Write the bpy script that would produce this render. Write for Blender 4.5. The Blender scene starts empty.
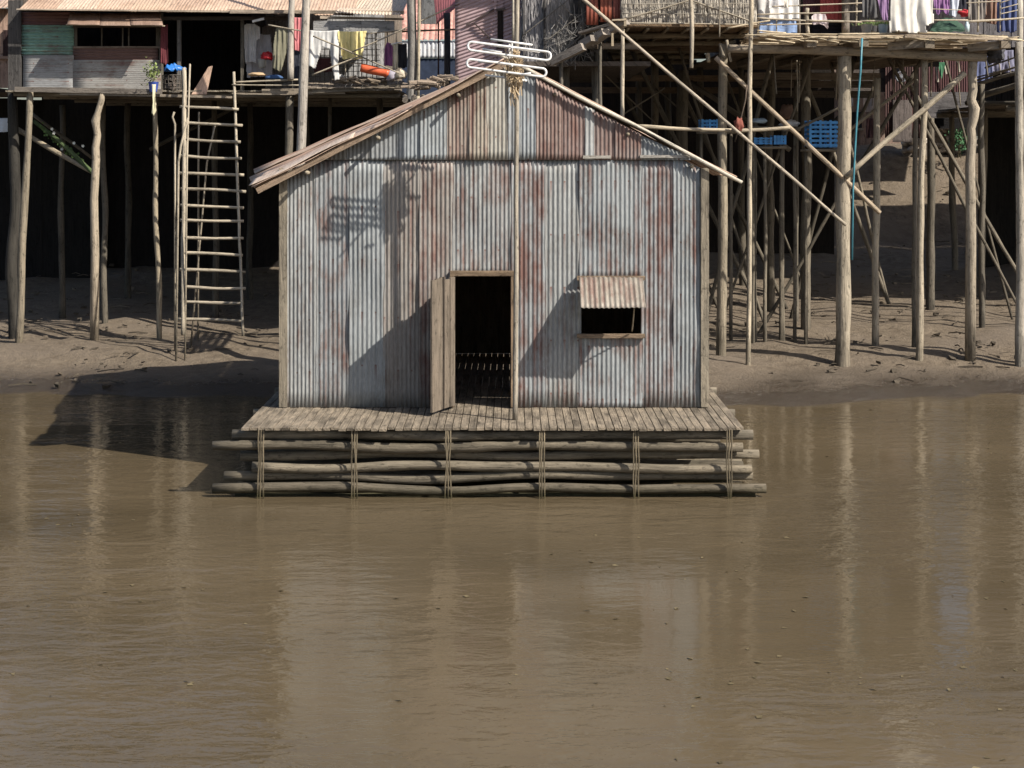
import bpy, math, random
from mathutils import Vector as V, noise as mnoise
random.seed(11)
R = random.uniform
sc = bpy.context.scene
COL = sc.collection
F, CX, HY, CH = 1700.0, 512.0, 150.0, 5.0          # focal length in px, picture centre, horizon row, eye height

def P(x, y, Y):
    """the point seen at pixel x, y that stands Y metres away"""
    return V(((x-CX)/F*Y, Y, CH+(HY-y)/F*Y))

# ------------------------------------------------------------------ camera, light
cam = bpy.data.objects.new('camera', bpy.data.cameras.new('camera'))
COL.objects.link(cam); sc.camera = cam
cam.location = (0, 0, CH); cam.rotation_euler = (math.pi/2, 0, 0)
cam.data.sensor_width = 36; cam.data.lens = F/1024*36
cam.data.shift_y = -(384-HY)/1024
cam.data.clip_end = 5000
SEL, SAZ = math.radians(42), math.radians(57)       # sun height; degrees right of straight behind the camera
sd = V((math.sin(SAZ)*math.cos(SEL), -math.cos(SAZ)*math.cos(SEL), math.sin(SEL)))
w = bpy.data.worlds.new('World'); sc.world = w; w.use_nodes = True
nt = w.node_tree; bg = nt.nodes['Background']
sky = nt.nodes.new('ShaderNodeTexSky'); sky.sky_type = 'NISHITA'; sky.sun_disc = False
sky.sun_elevation = SEL; sky.sun_rotation = math.atan2(sd.x, sd.y); sky.dust_density = 2.0
nt.links.new(sky.outputs[0], bg.inputs[0]); bg.inputs[1].default_value = 0.085
ld = bpy.data.lights.new('sun', 'SUN'); ld.energy = 5.0; ld.angle = math.radians(.5); ld.color = (1, .93, .82)
sun = bpy.data.objects.new('sun', ld); COL.objects.link(sun)
sun.rotation_euler = sd.to_track_quat('Z', 'Y').to_euler()
sc.view_settings.view_transform = 'Standard'; sc.view_settings.look = 'None'
sc.view_settings.exposure = 0.55; sc.view_settings.gamma = 1

# ------------------------------------------------------------------ materials
def newmat(name):
    m = bpy.data.materials.new(name); m.use_nodes = True
    n = m.node_tree.nodes; b = n['Principled BSDF']
    return m, n, m.node_tree.links, b
def mathn(n, l, op, a, b=None, clamp=False):
    q = n.new('ShaderNodeMath'); q.operation = op; q.use_clamp = clamp
    for i, v in enumerate((a, b)):
        if v is None: continue
        if isinstance(v, (int, float)): q.inputs[i].default_value = v
        else: l.new(v, q.inputs[i])
    return q.outputs[0]
def mixn(n, l, f, a, b, mode='MIX'):
    q = n.new('ShaderNodeMix'); q.data_type = 'RGBA'; q.blend_type = mode
    for i, v in ((0, f), (6, a), (7, b)):
        if isinstance(v, (int, float)): q.inputs[i].default_value = v
        elif isinstance(v, tuple): q.inputs[i].default_value = (*v, 1)
        else: l.new(v, q.inputs[i])
    return q.outputs[2]
def ramp(n, l, f, lo, hi):
    q = n.new('ShaderNodeMapRange'); l.new(f, q.inputs[0])
    q.inputs[1].default_value = lo; q.inputs[2].default_value = hi; q.clamp = True
    return q.outputs[0]
def noise_uv(n, l, sx, sy, detail=4, rough=.6, src='UV'):
    t = n.new('ShaderNodeTexCoord'); mp = n.new('ShaderNodeMapping')
    mp.inputs['Scale'].default_value = (sx, sy, sx)
    l.new(t.outputs[src], mp.inputs[0])
    oi = n.new('ShaderNodeObjectInfo')
    ad = n.new('ShaderNodeVectorMath'); ad.operation = 'ADD'
    cm = n.new('ShaderNodeCombineXYZ')
    for i in range(3): l.new(mathn(n, l, 'MULTIPLY', oi.outputs['Random'], 37.0+i*11), cm.inputs[i])
    l.new(mp.outputs[0], ad.inputs[0]); l.new(cm.outputs[0], ad.inputs[1])
    q = n.new('ShaderNodeTexNoise'); q.inputs['Scale'].default_value = 1
    q.inputs['Detail'].default_value = detail; q.inputs['Roughness'].default_value = rough
    l.new(ad.outputs[0], q.inputs['Vector'])
    return q.outputs['Fac']
def bump(n, l, b, h, s=.4, d=.01):
    q = n.new('ShaderNodeBump'); q.inputs['Strength'].default_value = s; q.inputs['Distance'].default_value = d
    l.new(h, q.inputs['Height']); l.new(q.outputs[0], b.inputs['Normal'])
def ocol(n):
    return n.new('ShaderNodeObjectInfo')

def wood_mat():
    m, n, l, b = newmat('weathered_wood')
    oi = ocol(n)
    g = noise_uv(n, l, 34, 1.3, 7, .7); k = noise_uv(n, l, 4.5, 1.3, 5); s = noise_uv(n, l, 110, 4, 3); bk = noise_uv(n, l, 14, 7, 4, .7)
    v = mathn(n, l, 'ADD', mathn(n, l, 'MULTIPLY', g, 1.0), mathn(n, l, 'MULTIPLY', k, .8))
    v = mathn(n, l, 'ADD', v, mathn(n, l, 'MULTIPLY', s, .4))
    tone = n.new('ShaderNodeMapRange'); l.new(v, tone.inputs[0])
    for i, x in enumerate((.78, 1.42, .28, 1.30)): tone.inputs[i+1].default_value = x
    spot = n.new('ShaderNodeMapRange'); l.new(bk, spot.inputs[0])       # knots and bark scraps
    for i, x in enumerate((.34, .44, .5, 1.0)): spot.inputs[i+1].default_value = x
    tt = mathn(n, l, 'MULTIPLY', tone.outputs[0], spot.outputs[0])
    cm = n.new('ShaderNodeCombineColor')
    for i in range(3): l.new(tt, cm.inputs[i])
    c = mixn(n, l, 1.0, oi.outputs['Color'], cm.outputs[0], 'MULTIPLY')
    grey = mixn(n, l, mathn(n, l, 'MULTIPLY', ramp(n, l, k, .5, .7), .45), c, mixn(n, l, 1.0, (.84, .81, .77), c, 'MULTIPLY'))
    geo = n.new('ShaderNodeNewGeometry'); sp = n.new('ShaderNodeSeparateXYZ'); l.new(geo.outputs['Position'], sp.inputs[0])
    zz = mathn(n, l, 'ADD', sp.outputs[2], mathn(n, l, 'MULTIPLY', k, 1.2))
    st = n.new('ShaderNodeMapRange'); l.new(zz, st.inputs[0])          # silt line left by the floods
    for i, x in enumerate((1.35, 1.75, .55, 1.0)): st.inputs[i+1].default_value = x
    sc_ = n.new('ShaderNodeCombineColor')
    for i in range(3): l.new(st.outputs[0], sc_.inputs[i])
    grey = mixn(n, l, 1.0, grey, sc_.outputs[0], 'MULTIPLY')
    wl_ = ramp(n, l, mathn(n, l, 'ADD', sp.outputs[2], mathn(n, l, 'MULTIPLY', bk, .1)), .10, .22)
    grey = mixn(n, l, wl_, mixn(n, l, 1.0, grey, (.38, .40, .30), 'MULTIPLY'), grey)
    l.new(grey, b.inputs['Base Color']); b.inputs['Roughness'].default_value = .88
    b.inputs['Specular IOR Level'].default_value = .25
    bump(n, l, b, mathn(n, l, 'ADD', v, mathn(n, l, 'MULTIPLY', bk, .8)), .9, .02)
    return m
def tin_mat():
    m, n, l, b = newmat('corrugated_tin')
    oi = ocol(n)
    a = noise_uv(n, l, 15, .10, 2); d = noise_uv(n, l, 30, .7, 5, .7); e = noise_uv(n, l, 2.2, 1.3, 5)
    f = noise_uv(n, l, 60, 9, 3); pt = noise_uv(n, l, 9, 3.5, 6, .75)
    v = mathn(n, l, 'ADD', mathn(n, l, 'MULTIPLY', a, .62), mathn(n, l, 'MULTIPLY', d, .30))
    v = mathn(n, l, 'ADD', v, mathn(n, l, 'MULTIPLY', e, .60))
    v = mathn(n, l, 'ADD', v, mathn(n, l, 'MULTIPLY', pt, .42))
    v = mathn(n, l, 'ADD', v, mathn(n, l, 'MULTIPLY', oi.outputs['Alpha'], .8))   # alpha of the object colour = how rusty
    mask = ramp(n, l, v, 1.19, 1.44)
    rust = mixn(n, l, ramp(n, l, d, .3, .72), (.095, .050, .046), (.225, .135, .11))
    rust = mixn(n, l, ramp(n, l, pt, .5, .7), rust, (.13, .065, .055))
    tc = n.new('ShaderNodeTexCoord'); su = n.new('ShaderNodeSeparateXYZ'); l.new(tc.outputs['UV'], su.inputs[0])
    fu = mathn(n, l, 'MULTIPLY', mathn(n, l, 'ABSOLUTE', mathn(n, l, 'SUBTRACT', mathn(n, l, 'FRACT', mathn(n, l, 'DIVIDE', su.outputs[0], .21)), .5)), .21)
    fv = mathn(n, l, 'FRACT', mathn(n, l, 'DIVIDE', su.outputs[1], .82))
    run = mathn(n, l, 'MULTIPLY', mathn(n, l, 'LESS_THAN', fu, mathn(n, l, 'MULTIPLY', pt, .034)), ramp(n, l, fv, .62, 1.0))
    run = mathn(n, l, 'MULTIPLY', run, ramp(n, l, noise_uv(n, l, 4.5, 1.1, 2), .42, .58))
    head = mathn(n, l, 'MULTIPLY', mathn(n, l, 'LESS_THAN', fu, .013), mathn(n, l, 'GREATER_THAN', fv, .968))
    mask = mathn(n, l, 'MAXIMUM', mask, mathn(n, l, 'MAXIMUM', mathn(n, l, 'MULTIPLY', run, .8), mathn(n, l, 'MULTIPLY', head, .9)))
    sh = n.new('ShaderNodeMapRange'); l.new(mathn(n, l, 'ADD', d, f), sh.inputs[0])
    for i, x in enumerate((.6, 1.4, .55, 1.22)): sh.inputs[i+1].default_value = x
    cm = n.new('ShaderNodeCombineColor')
    for i in range(3): l.new(sh.outputs[0], cm.inputs[i])
    base = mixn(n, l, 1.0, oi.outputs['Color'], cm.outputs[0], 'MULTIPLY')
    grime = ramp(n, l, mathn(n, l, 'ADD', mathn(n, l, 'MULTIPLY', e, .6), mathn(n, l, 'MULTIPLY', pt, .5)), .52, .72)
    base = mixn(n, l, mathn(n, l, 'MULTIPLY', grime, .55), base, mixn(n, l, 1.0, base, (.50, .43, .36), 'MULTIPLY'))
    l.new(mixn(n, l, mask, base, rust), b.inputs['Base Color'])
    b.inputs['Roughness'].default_value = .62; b.inputs['Metallic'].default_value = .12
    b.inputs['Specular IOR Level'].default_value = .35
    bump(n, l, b, mathn(n, l, 'ADD', f, e), .25, .008)
    return m
def cloth_mat():
    m, n, l, b = newmat('cloth')
    oi = ocol(n)
    k = noise_uv(n, l, 9, 5, 5); s = noise_uv(n, l, 160, 160, 2)
    tone = n.new('ShaderNodeMapRange'); l.new(mathn(n, l, 'ADD', k, mathn(n, l, 'MULTIPLY', s, .5)), tone.inputs[0])
    for i, x in enumerate((.45, 1.05, .68, 1.12)): tone.inputs[i+1].default_value = x
    cm = n.new('ShaderNodeCombineColor')
    for i in range(3): l.new(tone.outputs[0], cm.inputs[i])
    l.new(mixn(n, l, 1.0, oi.outputs['Color'], cm.outputs[0], 'MULTIPLY'), b.inputs['Base Color'])
    b.inputs['Roughness'].default_value = .9; b.inputs['Specular IOR Level'].default_value = .15
    return m
def leaf_mat():
    m, n, l, b = newmat('dry_leaf_thatch')
    oi = ocol(n)
    g = noise_uv(n, l, 1.0, 1.0, 2); s = noise_uv(n, l, 60, 3, 4)
    tone = n.new('ShaderNodeMapRange'); l.new(mathn(n, l, 'ADD', mathn(n, l, 'MULTIPLY', g, 1.2), mathn(n, l, 'MULTIPLY', s, .5)), tone.inputs[0])
    for i, x in enumerate((.5, 1.2, .3, 1.45)): tone.inputs[i+1].default_value = x
    cm = n.new('ShaderNodeCombineColor')
    for i in range(3): l.new(tone.outputs[0], cm.inputs[i])
    l.new(mixn(n, l, 1.0, oi.outputs['Color'], cm.outputs[0], 'MULTIPLY'), b.inputs['Base Color'])
    b.inputs['Roughness'].default_value = .9; b.inputs['Specular IOR Level'].default_value = .15
    return m
def plain_mat(name, rough=.5, spec=.4, dirt=.35):
    m, n, l, b = newmat(name)
    oi = ocol(n)
    k = noise_uv(n, l, 5, 5, 5, .65, 'Object')
    tone = n.new('ShaderNodeMapRange'); l.new(k, tone.inputs[0])
    for i, x in enumerate((.35, .65, 1-dirt, 1.1)): tone.inputs[i+1].default_value = x
    cm = n.new('ShaderNodeCombineColor')
    for i in range(3): l.new(tone.outputs[0], cm.inputs[i])
    l.new(mixn(n, l, 1.0, oi.outputs['Color'], cm.outputs[0], 'MULTIPLY'), b.inputs['Base Color'])
    b.inputs['Roughness'].default_value = rough; b.inputs['Specular IOR Level'].default_value = spec
    return m
def mud_mat():
    m, n, l, b = newmat('river_mud')
    k = noise_uv(n, l, .35, .35, 6, .6, 'Object'); d = noise_uv(n, l, 3.5, 3.5, 8, .7, 'Object'); s = noise_uv(n, l, 22, 22, 4, .7, 'Object')
    c = mixn(n, l, ramp(n, l, d, .35, .7), (.10, .075, .05), (.22, .175, .125))
    c = mixn(n, l, ramp(n, l, k, .45, .65), c, (.17, .135, .10))
    geo = n.new('ShaderNodeNewGeometry'); sp = n.new('ShaderNodeSeparateXYZ'); l.new(geo.outputs['Position'], sp.inputs[0])
    wet = ramp(n, l, mathn(n, l, 'ADD', sp.outputs[2], mathn(n, l, 'MULTIPLY', d, -.25)), .02, .22)   # damp band by the waterline
    c = mixn(n, l, wet, (.055, .042, .03), c)
    l.new(c, b.inputs['Base Color'])
    rr = n.new('ShaderNodeMapRange'); l.new(wet, rr.inputs[0]); rr.inputs[3].default_value = .2; rr.inputs[4].default_value = .92
    l.new(rr.outputs[0], b.inputs['Roughness'])
    bump(n, l, b, mathn(n, l, 'ADD', d, mathn(n, l, 'MULTIPLY', s, .4)), .9, .12)
    return m
def water_mat():
    m, n, l, b = newmat('brown_river_water')
    t = n.new('ShaderNodeTexCoord')
    def nz(sx, sy, det, rot=0.0):
        mp = n.new('ShaderNodeMapping'); mp.inputs['Scale'].default_value = (sx, sy, 1); mp.inputs['Rotation'].default_value = (0, 0, rot)
        l.new(t.outputs['Object'], mp.inputs[0]); q = n.new('ShaderNodeTexNoise')
        q.inputs['Scale'].default_value = 1; q.inputs['Detail'].default_value = det; q.inputs['Roughness'].default_value = .55
        q.inputs['Distortion'].default_value = .4
        l.new(mp.outputs[0], q.inputs['Vector']); return q.outputs['Fac']
    big = nz(.25, .5, 3, .3); mid = nz(1.1, 2.3, 4, -.15); sm = nz(4.5, 8, 3, .2)
    h = mathn(n, l, 'ADD', mathn(n, l, 'MULTIPLY', big, .5), mathn(n, l, 'MULTIPLY', mid, .5))
    h = mathn(n, l, 'ADD', h, mathn(n, l, 'MULTIPLY', sm, .16))
    silt = nz(.12, .2, 5)
    l.new(mixn(n, l, ramp(n, l, silt, .35, .65), (.078, .060, .036), (.115, .088, .054)), b.inputs['Base Color'])
    b.inputs['Roughness'].default_value = .08; b.inputs['IOR'].default_value = 1.33
    q = n.new('ShaderNodeBump'); q.inputs['Distance'].default_value = .16; l.new(h, q.inputs['Height'])
    calm = n.new('ShaderNodeMapRange'); l.new(nz(.09, .30, 4, .08), calm.inputs[0])
    for i, x in enumerate((.36, .62, .10, .46)): calm.inputs[i+1].default_value = x
    l.new(calm.outputs[0], q.inputs['Strength']); l.new(q.outputs[0], b.inputs['Normal'])
    return m
WOOD, TIN, CLOTH, LEAF = wood_mat(), tin_mat(), cloth_mat(), leaf_mat()
PLASTIC = plain_mat('weathered_plastic', .4, .45, .3)
PAINT = plain_mat('old_paint', .75, .25, .3)
TILE = plain_mat('clay_tile', .8, .2, .45)
STONE = plain_mat('rubble_stone', .92, .15, .5)
ALU = plain_mat('pale_metal_tube', .38, .5, .1)
MUD, WATER = mud_mat(), water_mat()

# ------------------------------------------------------------------ mesh builder
class MB:
    def __init__(s): s.v, s.f, s.u = [], [], []
    def tube(s, pts, rad, n=7, closed=False):
        pts = [V(p) for p in pts]
        if not isinstance(rad, (list, tuple)): rad = [rad]*len(pts)
        base = len(s.v); N = len(pts); up = None; L = 0; Ls = []
        off = R(0, 20)
        for i, p in enumerate(pts):
            a = pts[(i-1) % N] if (closed or i) else p
            c = pts[(i+1) % N] if (closed or i < N-1) else p
            t = (c-a).normalized()
            if up is None:
                up = t.orthogonal().normalized()
                if abs(t.z) > .7: up = (V((0, 1, 0)) - t*t.y).normalized()
            up = (up - t*up.dot(t)).normalized(); sd_ = t.cross(up)
            if i: L += (p-pts[i-1]).length
            Ls.append(L+off)
            for k in range(n):
                an = 2*math.pi*k/n
                s.v.append(p + (up*math.cos(an)+sd_*math.sin(an))*rad[i])
        for i in range(N if closed else N-1):
            j = (i+1) % N
            for k in range(n):
                k2 = (k+1) % n
                s.f.append((base+i*n+k, base+i*n+k2, base+j*n+k2, base+j*n+k))
                cr = 2*math.pi*rad[i]/n
                s.u.append(((k*cr, Ls[i]), ((k+1)*cr, Ls[i]), ((k+1)*cr, Ls[j]), (k*cr, Ls[j])))
        if not closed:
            for i, rv in ((0, True), (N-1, False)):
                ids = [base+i*n+k for k in range(n)]
                if rv: ids.reverse()
                s.f.append(tuple(ids)); s.u.append(tuple((R(0, .1), off) for _ in ids))
        return s
    def pole(s, a, b, r0, r1=None, wob=.35, seg=9, n=7, knots=.12):
        """a crooked pole of round timber; wob in radii"""
        a, b = V(a), V(b); r1 = r0*.85 if r1 is None else r1
        t = (b-a).normalized(); o1 = t.orthogonal().normalized(); o2 = t.cross(o1)
        sx, sy = R(0, 50), R(0, 50); L = (b-a).length
        pts, rad = [], []
        for i in range(seg+1):
            q = i/seg
            am = wob*r0*math.sin(math.pi*min(1, max(0, q*.9+.1)))*2
            d1 = mnoise.noise(V((sx, q*L*.55, 0)))*am; d2 = mnoise.noise(V((sy, q*L*.55, 9)))*am
            pts.append(a.lerp(b, q)+o1*d1+o2*d2)
            rad.append((r0+(r1-r0)*q)*(1+knots*mnoise.noise(V((sx, sy, q*L*1.7)))*1.6))
        return s.tube(pts, rad, n)
    def box(s, c, sz, ex=V((1, 0, 0)), ey=V((0, 1, 0)), ez=None, jit=0):
        ex, ey = V(ex).normalized(), V(ey).normalized(); ez = V(ez).normalized() if ez else ex.cross(ey).normalized()
        c = V(c); b = len(s.v); h = [x/2 for x in sz]
        for sx in (-1, 1):
            for sy in (-1, 1):
                for z in (-1, 1):
                    s.v.append(c+ex*sx*h[0]+ey*sy*h[1]+ez*z*h[2]+V((R(-jit, jit), R(-jit, jit), R(-jit, jit))))
        lng = max(range(3), key=lambda i: sz[i]); ou, ov = R(0, 30), R(0, 30)
        for q in ((0, 1, 3, 2), (4, 6, 7, 5), (0, 4, 5, 1), (2, 3, 7, 6), (0, 2, 6, 4), (1, 5, 7, 3)):
            s.f.append(tuple(b+i for i in q)); uv = []
            for i in q:
                g = (((i >> 2) & 1)*sz[0], ((i >> 1) & 1)*sz[1], (i & 1)*sz[2])
                uv.append((g[(lng+1) % 3]+g[(lng+2) % 3]+ou, g[lng]+ov))
            s.u.append(tuple(uv))
        return s
    def plank(s, a, b, wid, th, up=V((0, 0, 1)), jit=0):
        a, b = V(a), V(b); t = (b-a); up = V(up); up = (up-t.normalized()*up.dot(t.normalized())).normalized()
        return s.box((a+b)/2, (t.length, wid, th), t, up.cross(t.normalized()), up, jit)
    def grid(s, fn, nu, nv, uvs=(1, 1), keep=None):
        b = len(s.v); ou, ov = R(0, 30), R(0, 30)
        for j in range(nv+1):
            for i in range(nu+1): s.v.append(V(fn(i/nu, j/nv)))
        for j in range(nv):
            for i in range(nu):
                if keep and not keep((i+.5)/nu, (j+.5)/nv): continue
                a = b+j*(nu+1)+i
                s.f.append((a, a+1, a+nu+2, a+nu+1))
                s.u.append(tuple((x/nu*uvs[0]+ou, y/nv*uvs[1]+ov) for x, y in ((i, j), (i+1, j), (i+1, j+1), (i, j+1))))
        return s
    def corr(s, c00, c10, c11, c01, pitch=.076, amp=.011, dent=.006, nv=6, per=6):
        """corrugated sheet: waves run across c00-c10, ribs along c00-c01"""
        c00, c10, c11, c01 = map(V, (c00, c10, c11, c01))
        W = max((c10-c00).length, (c11-c01).length); H = max((c01-c00).length, (c11-c10).length)
        nrm = ((c10-c00)+(c11-c01)).cross((c01-c00)+(c11-c10)).normalized()
        nw = max(1, round(W/pitch)); sx = R(0, 90)
        def fn(u, v):
            p = c00.lerp(c10, u).lerp(c01.lerp(c11, u), v)
            return p+nrm*(amp*math.sin(2*math.pi*nw*u)+dent*mnoise.noise(V((u*W*1.3+sx, v*H*1.3, 0)))*2)
        return s.grid(fn, nw*per, nv, (W, H))
    def build(s, name, mat, parent=None, col=(1, 1, 1), a=0.0, smooth=False, thick=0):
        off = OFF.get(parent.name, V((0, 0, 0))) if parent else V((0, 0, 0))
        me = bpy.data.meshes.new(name)
        me.from_pydata([tuple(v-off) for v in s.v], [], s.f)
        uv = me.uv_layers.new(name='UVMap'); flat = [c for f in s.u for p in f for c in p]
        uv.data.foreach_set('uv', flat)
        me.materials.append(mat)
        if smooth: me.polygons.foreach_set('use_smooth', [True]*len(me.polygons))
        me.update()
        o = bpy.data.objects.new(name, me); COL.objects.link(o)
        o.color = (*col, a)
        if parent: o.parent = parent; OFF[o.name] = off
        if thick:
            md = o.modifiers.new('thickness', 'SOLIDIFY'); md.thickness = thick; md.offset = 0
        return o
OFF = {}
def thing(name, label, cat, loc, group=None):
    o = bpy.data.objects.new(name, None); COL.objects.link(o)
    o.location = loc; o.empty_display_size = .1; OFF[o.name] = V(loc)
    o['label'] = label; o['category'] = cat
    if group: o['group'] = group
    return o
def tag(o, label, cat, group=None, kind=None):
    """a one-mesh thing: move its origin to its lowest middle, then describe it"""
    vs = o.data.vertices; lo = [min(v.co[i] for v in vs) for i in range(3)]; hi = [max(v.co[i] for v in vs) for i in range(3)]
    c = V(((lo[0]+hi[0])/2, (lo[1]+hi[1])/2, lo[2]))
    from mathutils import Matrix
    o.data.transform(Matrix.Translation(-c)); o.location = c
    o['label'] = label; o['category'] = cat
    if group: o['group'] = group
    return o
def wcol(v=.3, t=0.0, j=.12):
    """timber albedo: brightness v, tint t from grey (0) to tan (1)"""
    v *= 1+R(-j, j)
    v *= 1.06; return (v*(1.02+.12*t), v*(.95-.03*t), v*(.84-.24*t))

# ground height
KN = [(-400, -3), (20, -1.8), (31, -.7), (34.5, .05), (38, .5), (45, .9), (53, 1.9), (57.5, 5.0), (62, 5.25), (90, 5.3), (3000, 5.3)]
def gz(Y):
    for (a, za), (b, zb) in zip(KN, KN[1:]):
        if Y <= b: return za+(zb-za)*(Y-a)/(b-a)
    return KN[-1][1]

# ------------------------------------------------------------------ setting
def ground():
    mb = MB()
    xs = [-1500, -400, -150, -60]+[-36+i*.6 for i in range(121)]+[60, 150, 400, 1500]
    ys = [-400, -100, 0, 15, 24, 28]+[30+i*.45 for i in range(78)]+[70, 90, 140, 300, 800, 3000]
    nx, ny = len(xs), len(ys)
    for y in ys:
        for x in xs:
            q = .25*mnoise.noise(V((x*.22, y*.22, 0)))+.17*mnoise.noise(V((x*.9, y*.5, 4)))+.04*mnoise.noise(V((x*2.3, y*2.3, 8)))
            mb.v.append(V((x, y, gz(y+1.3*mnoise.noise(V((x*.12, 0, 3))))+(q if 28 < y < 66 else 0))))
    for j in range(ny-1):
        for i in range(nx-1):
            a = j*nx+i; mb.f.append((a, a+1, a+nx+1, a+nx)); mb.u.append(((0, 0), (1, 0), (1, 1), (0, 1)))
    o = mb.build('ground', MUD, smooth=True); o['kind'] = 'structure'
    mb = MB(); mb.grid(lambda u, v: ((u-.5)*3000, -400+v*440, 0), 1, 1)
    o = mb.build('water', WATER); o['kind'] = 'structure'
ground()

def post(root, x0, y0, x1, y1, Y, wpx, v=.3, t=.6, wob=.5, name='post', foot=True, n=8, mb=None):
    """timber post whose top is seen at x0,y0 and which passes x1,y1; runs down into the ground"""
    a, b = P(x0, y0, Y), P(x1, y1, Y)
    r = wpx/2/F*Y
    if foot:
        z = gz(Y)-.5
        k = (a.z-z)/(a.z-b.z); dx = (b.x-a.x)*min(k, 1.0+(k-1)*.35)
        c = V((a.x+dx, Y, z))
    else: c = b
    return MB().pole(a, c, r*.92, r*1.12, wob, max(6, int((a-c).length*2.6)), n).build(name, WOOD, root, wcol(v, t), smooth=True)
def rod(root, x0, y0, Y0, x1, y1, Y1, wpx, v=.36, t=.7, wob=.5, name='rail', n=6, seg=8):
    r = wpx/2/F*(Y0+Y1)/2
    return MB().pole(P(x0, y0, Y0), P(x1, y1, Y1), r, r*.85, wob, seg, n).build(name, WOOD, root, wcol(v, t), smooth=True)
def pxbox(root, name, x0, y0, x1, y1, Y, th, mat, col, a=0, label=None):
    p, q = P(x0, y1, Y), P(x1, y0, Y)
    c = (p+q)/2; c.y += th/2
    o = MB().box(c, (q.x-p.x, th, q.z-p.z)).build(name, mat, root, col, a)
    if label: o['label'] = label
    return o
def sheet(root, name, x0, y0, x1, y1, Y, col, a, vert=True, Y1=None, label=None, pitch=.076, amp=.011, dent=.008):
    """upright corrugated sheet filling a rectangle; vert: ribs run up and down"""
    Y1 = Y1 or Y
    A, B, C, D = P(x0, y1, Y), P(x1, y1, Y1), P(x1, y0, Y1), P(x0, y0, Y)
    mb = MB()
    if vert: mb.corr(A, B, C, D, pitch, amp, dent)
    else: mb.corr(D, A, B, C, pitch, amp, dent)
    o = mb.build(name, TIN, root, col, a, smooth=True, thick=.003)
    if label: o['label'] = label
    return o
def boards(mb, a, b, down, bw=.16, th=.025, gap=.006, jit=.01):
    """wall of upright planks between foot points a and b, height `down` vector per plank"""
    a, b, down = V(a), V(b), V(down); t = b-a; n = max(1, int(t.length/bw)); bw = t.length/n; tn = t.normalized()
    for i in range(n):
        c = a+tn*(i+.5)*bw
        k = 1+R(-.012, .012)
        mb.box(c+down*.5*k+tn.cross(down.normalized())*R(-jit, jit), (bw+gap, down.length*k, th), tn, down)
    return mb

SHIRT = [(0, .10), (.32, 0), (.68, 0), (1, .10), (1, .40), (.82, .42), (.80, 1), (.20, 1), (.18, .42), (0, .40)]
TROUS = [(.12, 0), (.88, 0), (1, 1), (.62, .98), (.5, .34), (.38, 1), (0, .97)]
RECT = [(0.02, 0), (.98, 0), (1, .97), (.7, 1), (.35, .96), (0, 1)]
def inside(poly, x, y):
    c = False
    for (x1, y1), (x2, y2) in zip(poly, poly[1:]+poly[:1]):
        if (y1 > y) != (y2 > y) and x < (x2-x1)*(y-y1)/(y2-y1)+x1: c = not c
    return c
def cloth(name, label, cat, x0, y0, x1, y1, Y, col, shape=RECT, folds=5, amp=.035, group='clothes hung out to dry', pinch=.0, root=None):
    lum = sum(col)/3; col = tuple(.74*q+.26*(lum*1.1+.02) for q in col)      # sun-faded
    a, b = P(x0, y0, Y), P(x1, y1, Y); W, H = b.x-a.x, a.z-b.z; sx = R(0, 99)
    def fn(u, v):
        uu = u+ (.5-u)*pinch*v + .03*mnoise.noise(V((sx, v*3, 2)))*v
        d = amp*(.45+v)*(1.5*mnoise.noise(V((u*folds*1.5+sx, v*.9, 2)))+.9*mnoise.noise(V((u*folds*2.6+v*.5, v*.8, sx)))+.22*math.sin(6.28*folds*u+3*mnoise.noise(V((u*3, v*2, sx)))))+.18*amp*mnoise.noise(V((u*7, v*6, sx)))
        d += amp*.6*v
        return (a.x+W*uu, Y-d, a.z-H*v-.035*H*mnoise.noise(V((u*5, sx, 0)))*v-.02*H*math.sin(math.pi*u))
    mb = MB().grid(fn, 40, 40, (W, H), lambda u, v: inside(shape, u, v))
    o = mb.build(name, CLOTH, root, col, smooth=True, thick=.006)
    if root is None: tag(o, label, cat, group)
    return o

# ================================================================== 1. tin-walled floating house in the middle
YW = 26.3
gh = thing('tin_house', 'low house with a gable wall of rust-streaked upright tin sheets and a tan sheet roof', 'house', P(503, 430, YW))
A, E_, A2, E2 = P(509, 61, 26.255), P(258, 189, 26.2), P(500, 65, 33.5), P(252, 171.5, 33.5)
ER, ER2 = P(738, 181, 26.255), P(712, 175, 33.5)
def roofpt(u, v, L):          # u ridge->eave, v front->back
    a = A.lerp(A2, v); e = (E_ if L else ER).lerp(E2 if L else ER2, v)
    p = a.lerp(e, u); p.z += .05*math.sin(math.pi*u)*(-1)+.03*mnoise.noise(V((u*5, v*6, L*3)))
    return p
lay = [(0, .145, .03), (.13, .30, .0), (.285, .46, .035), (.445, .62, .0), (.6, .78, .03), (.76, 1.0, .0)]
for L in (1, 0):
    for k, (v0, v1, lift) in enumerate(lay):
        u1 = R(.97, 1.02); u0 = 0
        c = [roofpt(u0, v0, L), roofpt(u1, v0, L), roofpt(u1, v1, L), roofpt(u0, v1, L)]
        dz = V((0, 0, lift+.02))
        c = [p+dz for p in c]
        mb = MB()
        mb.corr(c[0], c[3], c[2], c[1], .076, .010, .012, nv=10)
        o = mb.build('roof_sheet', TIN, gh, [(.50, .36, .27), (.54, .42, .33), (.47, .32, .24)][k % 3], R(-.25, .0), smooth=True, thick=.004)
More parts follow.
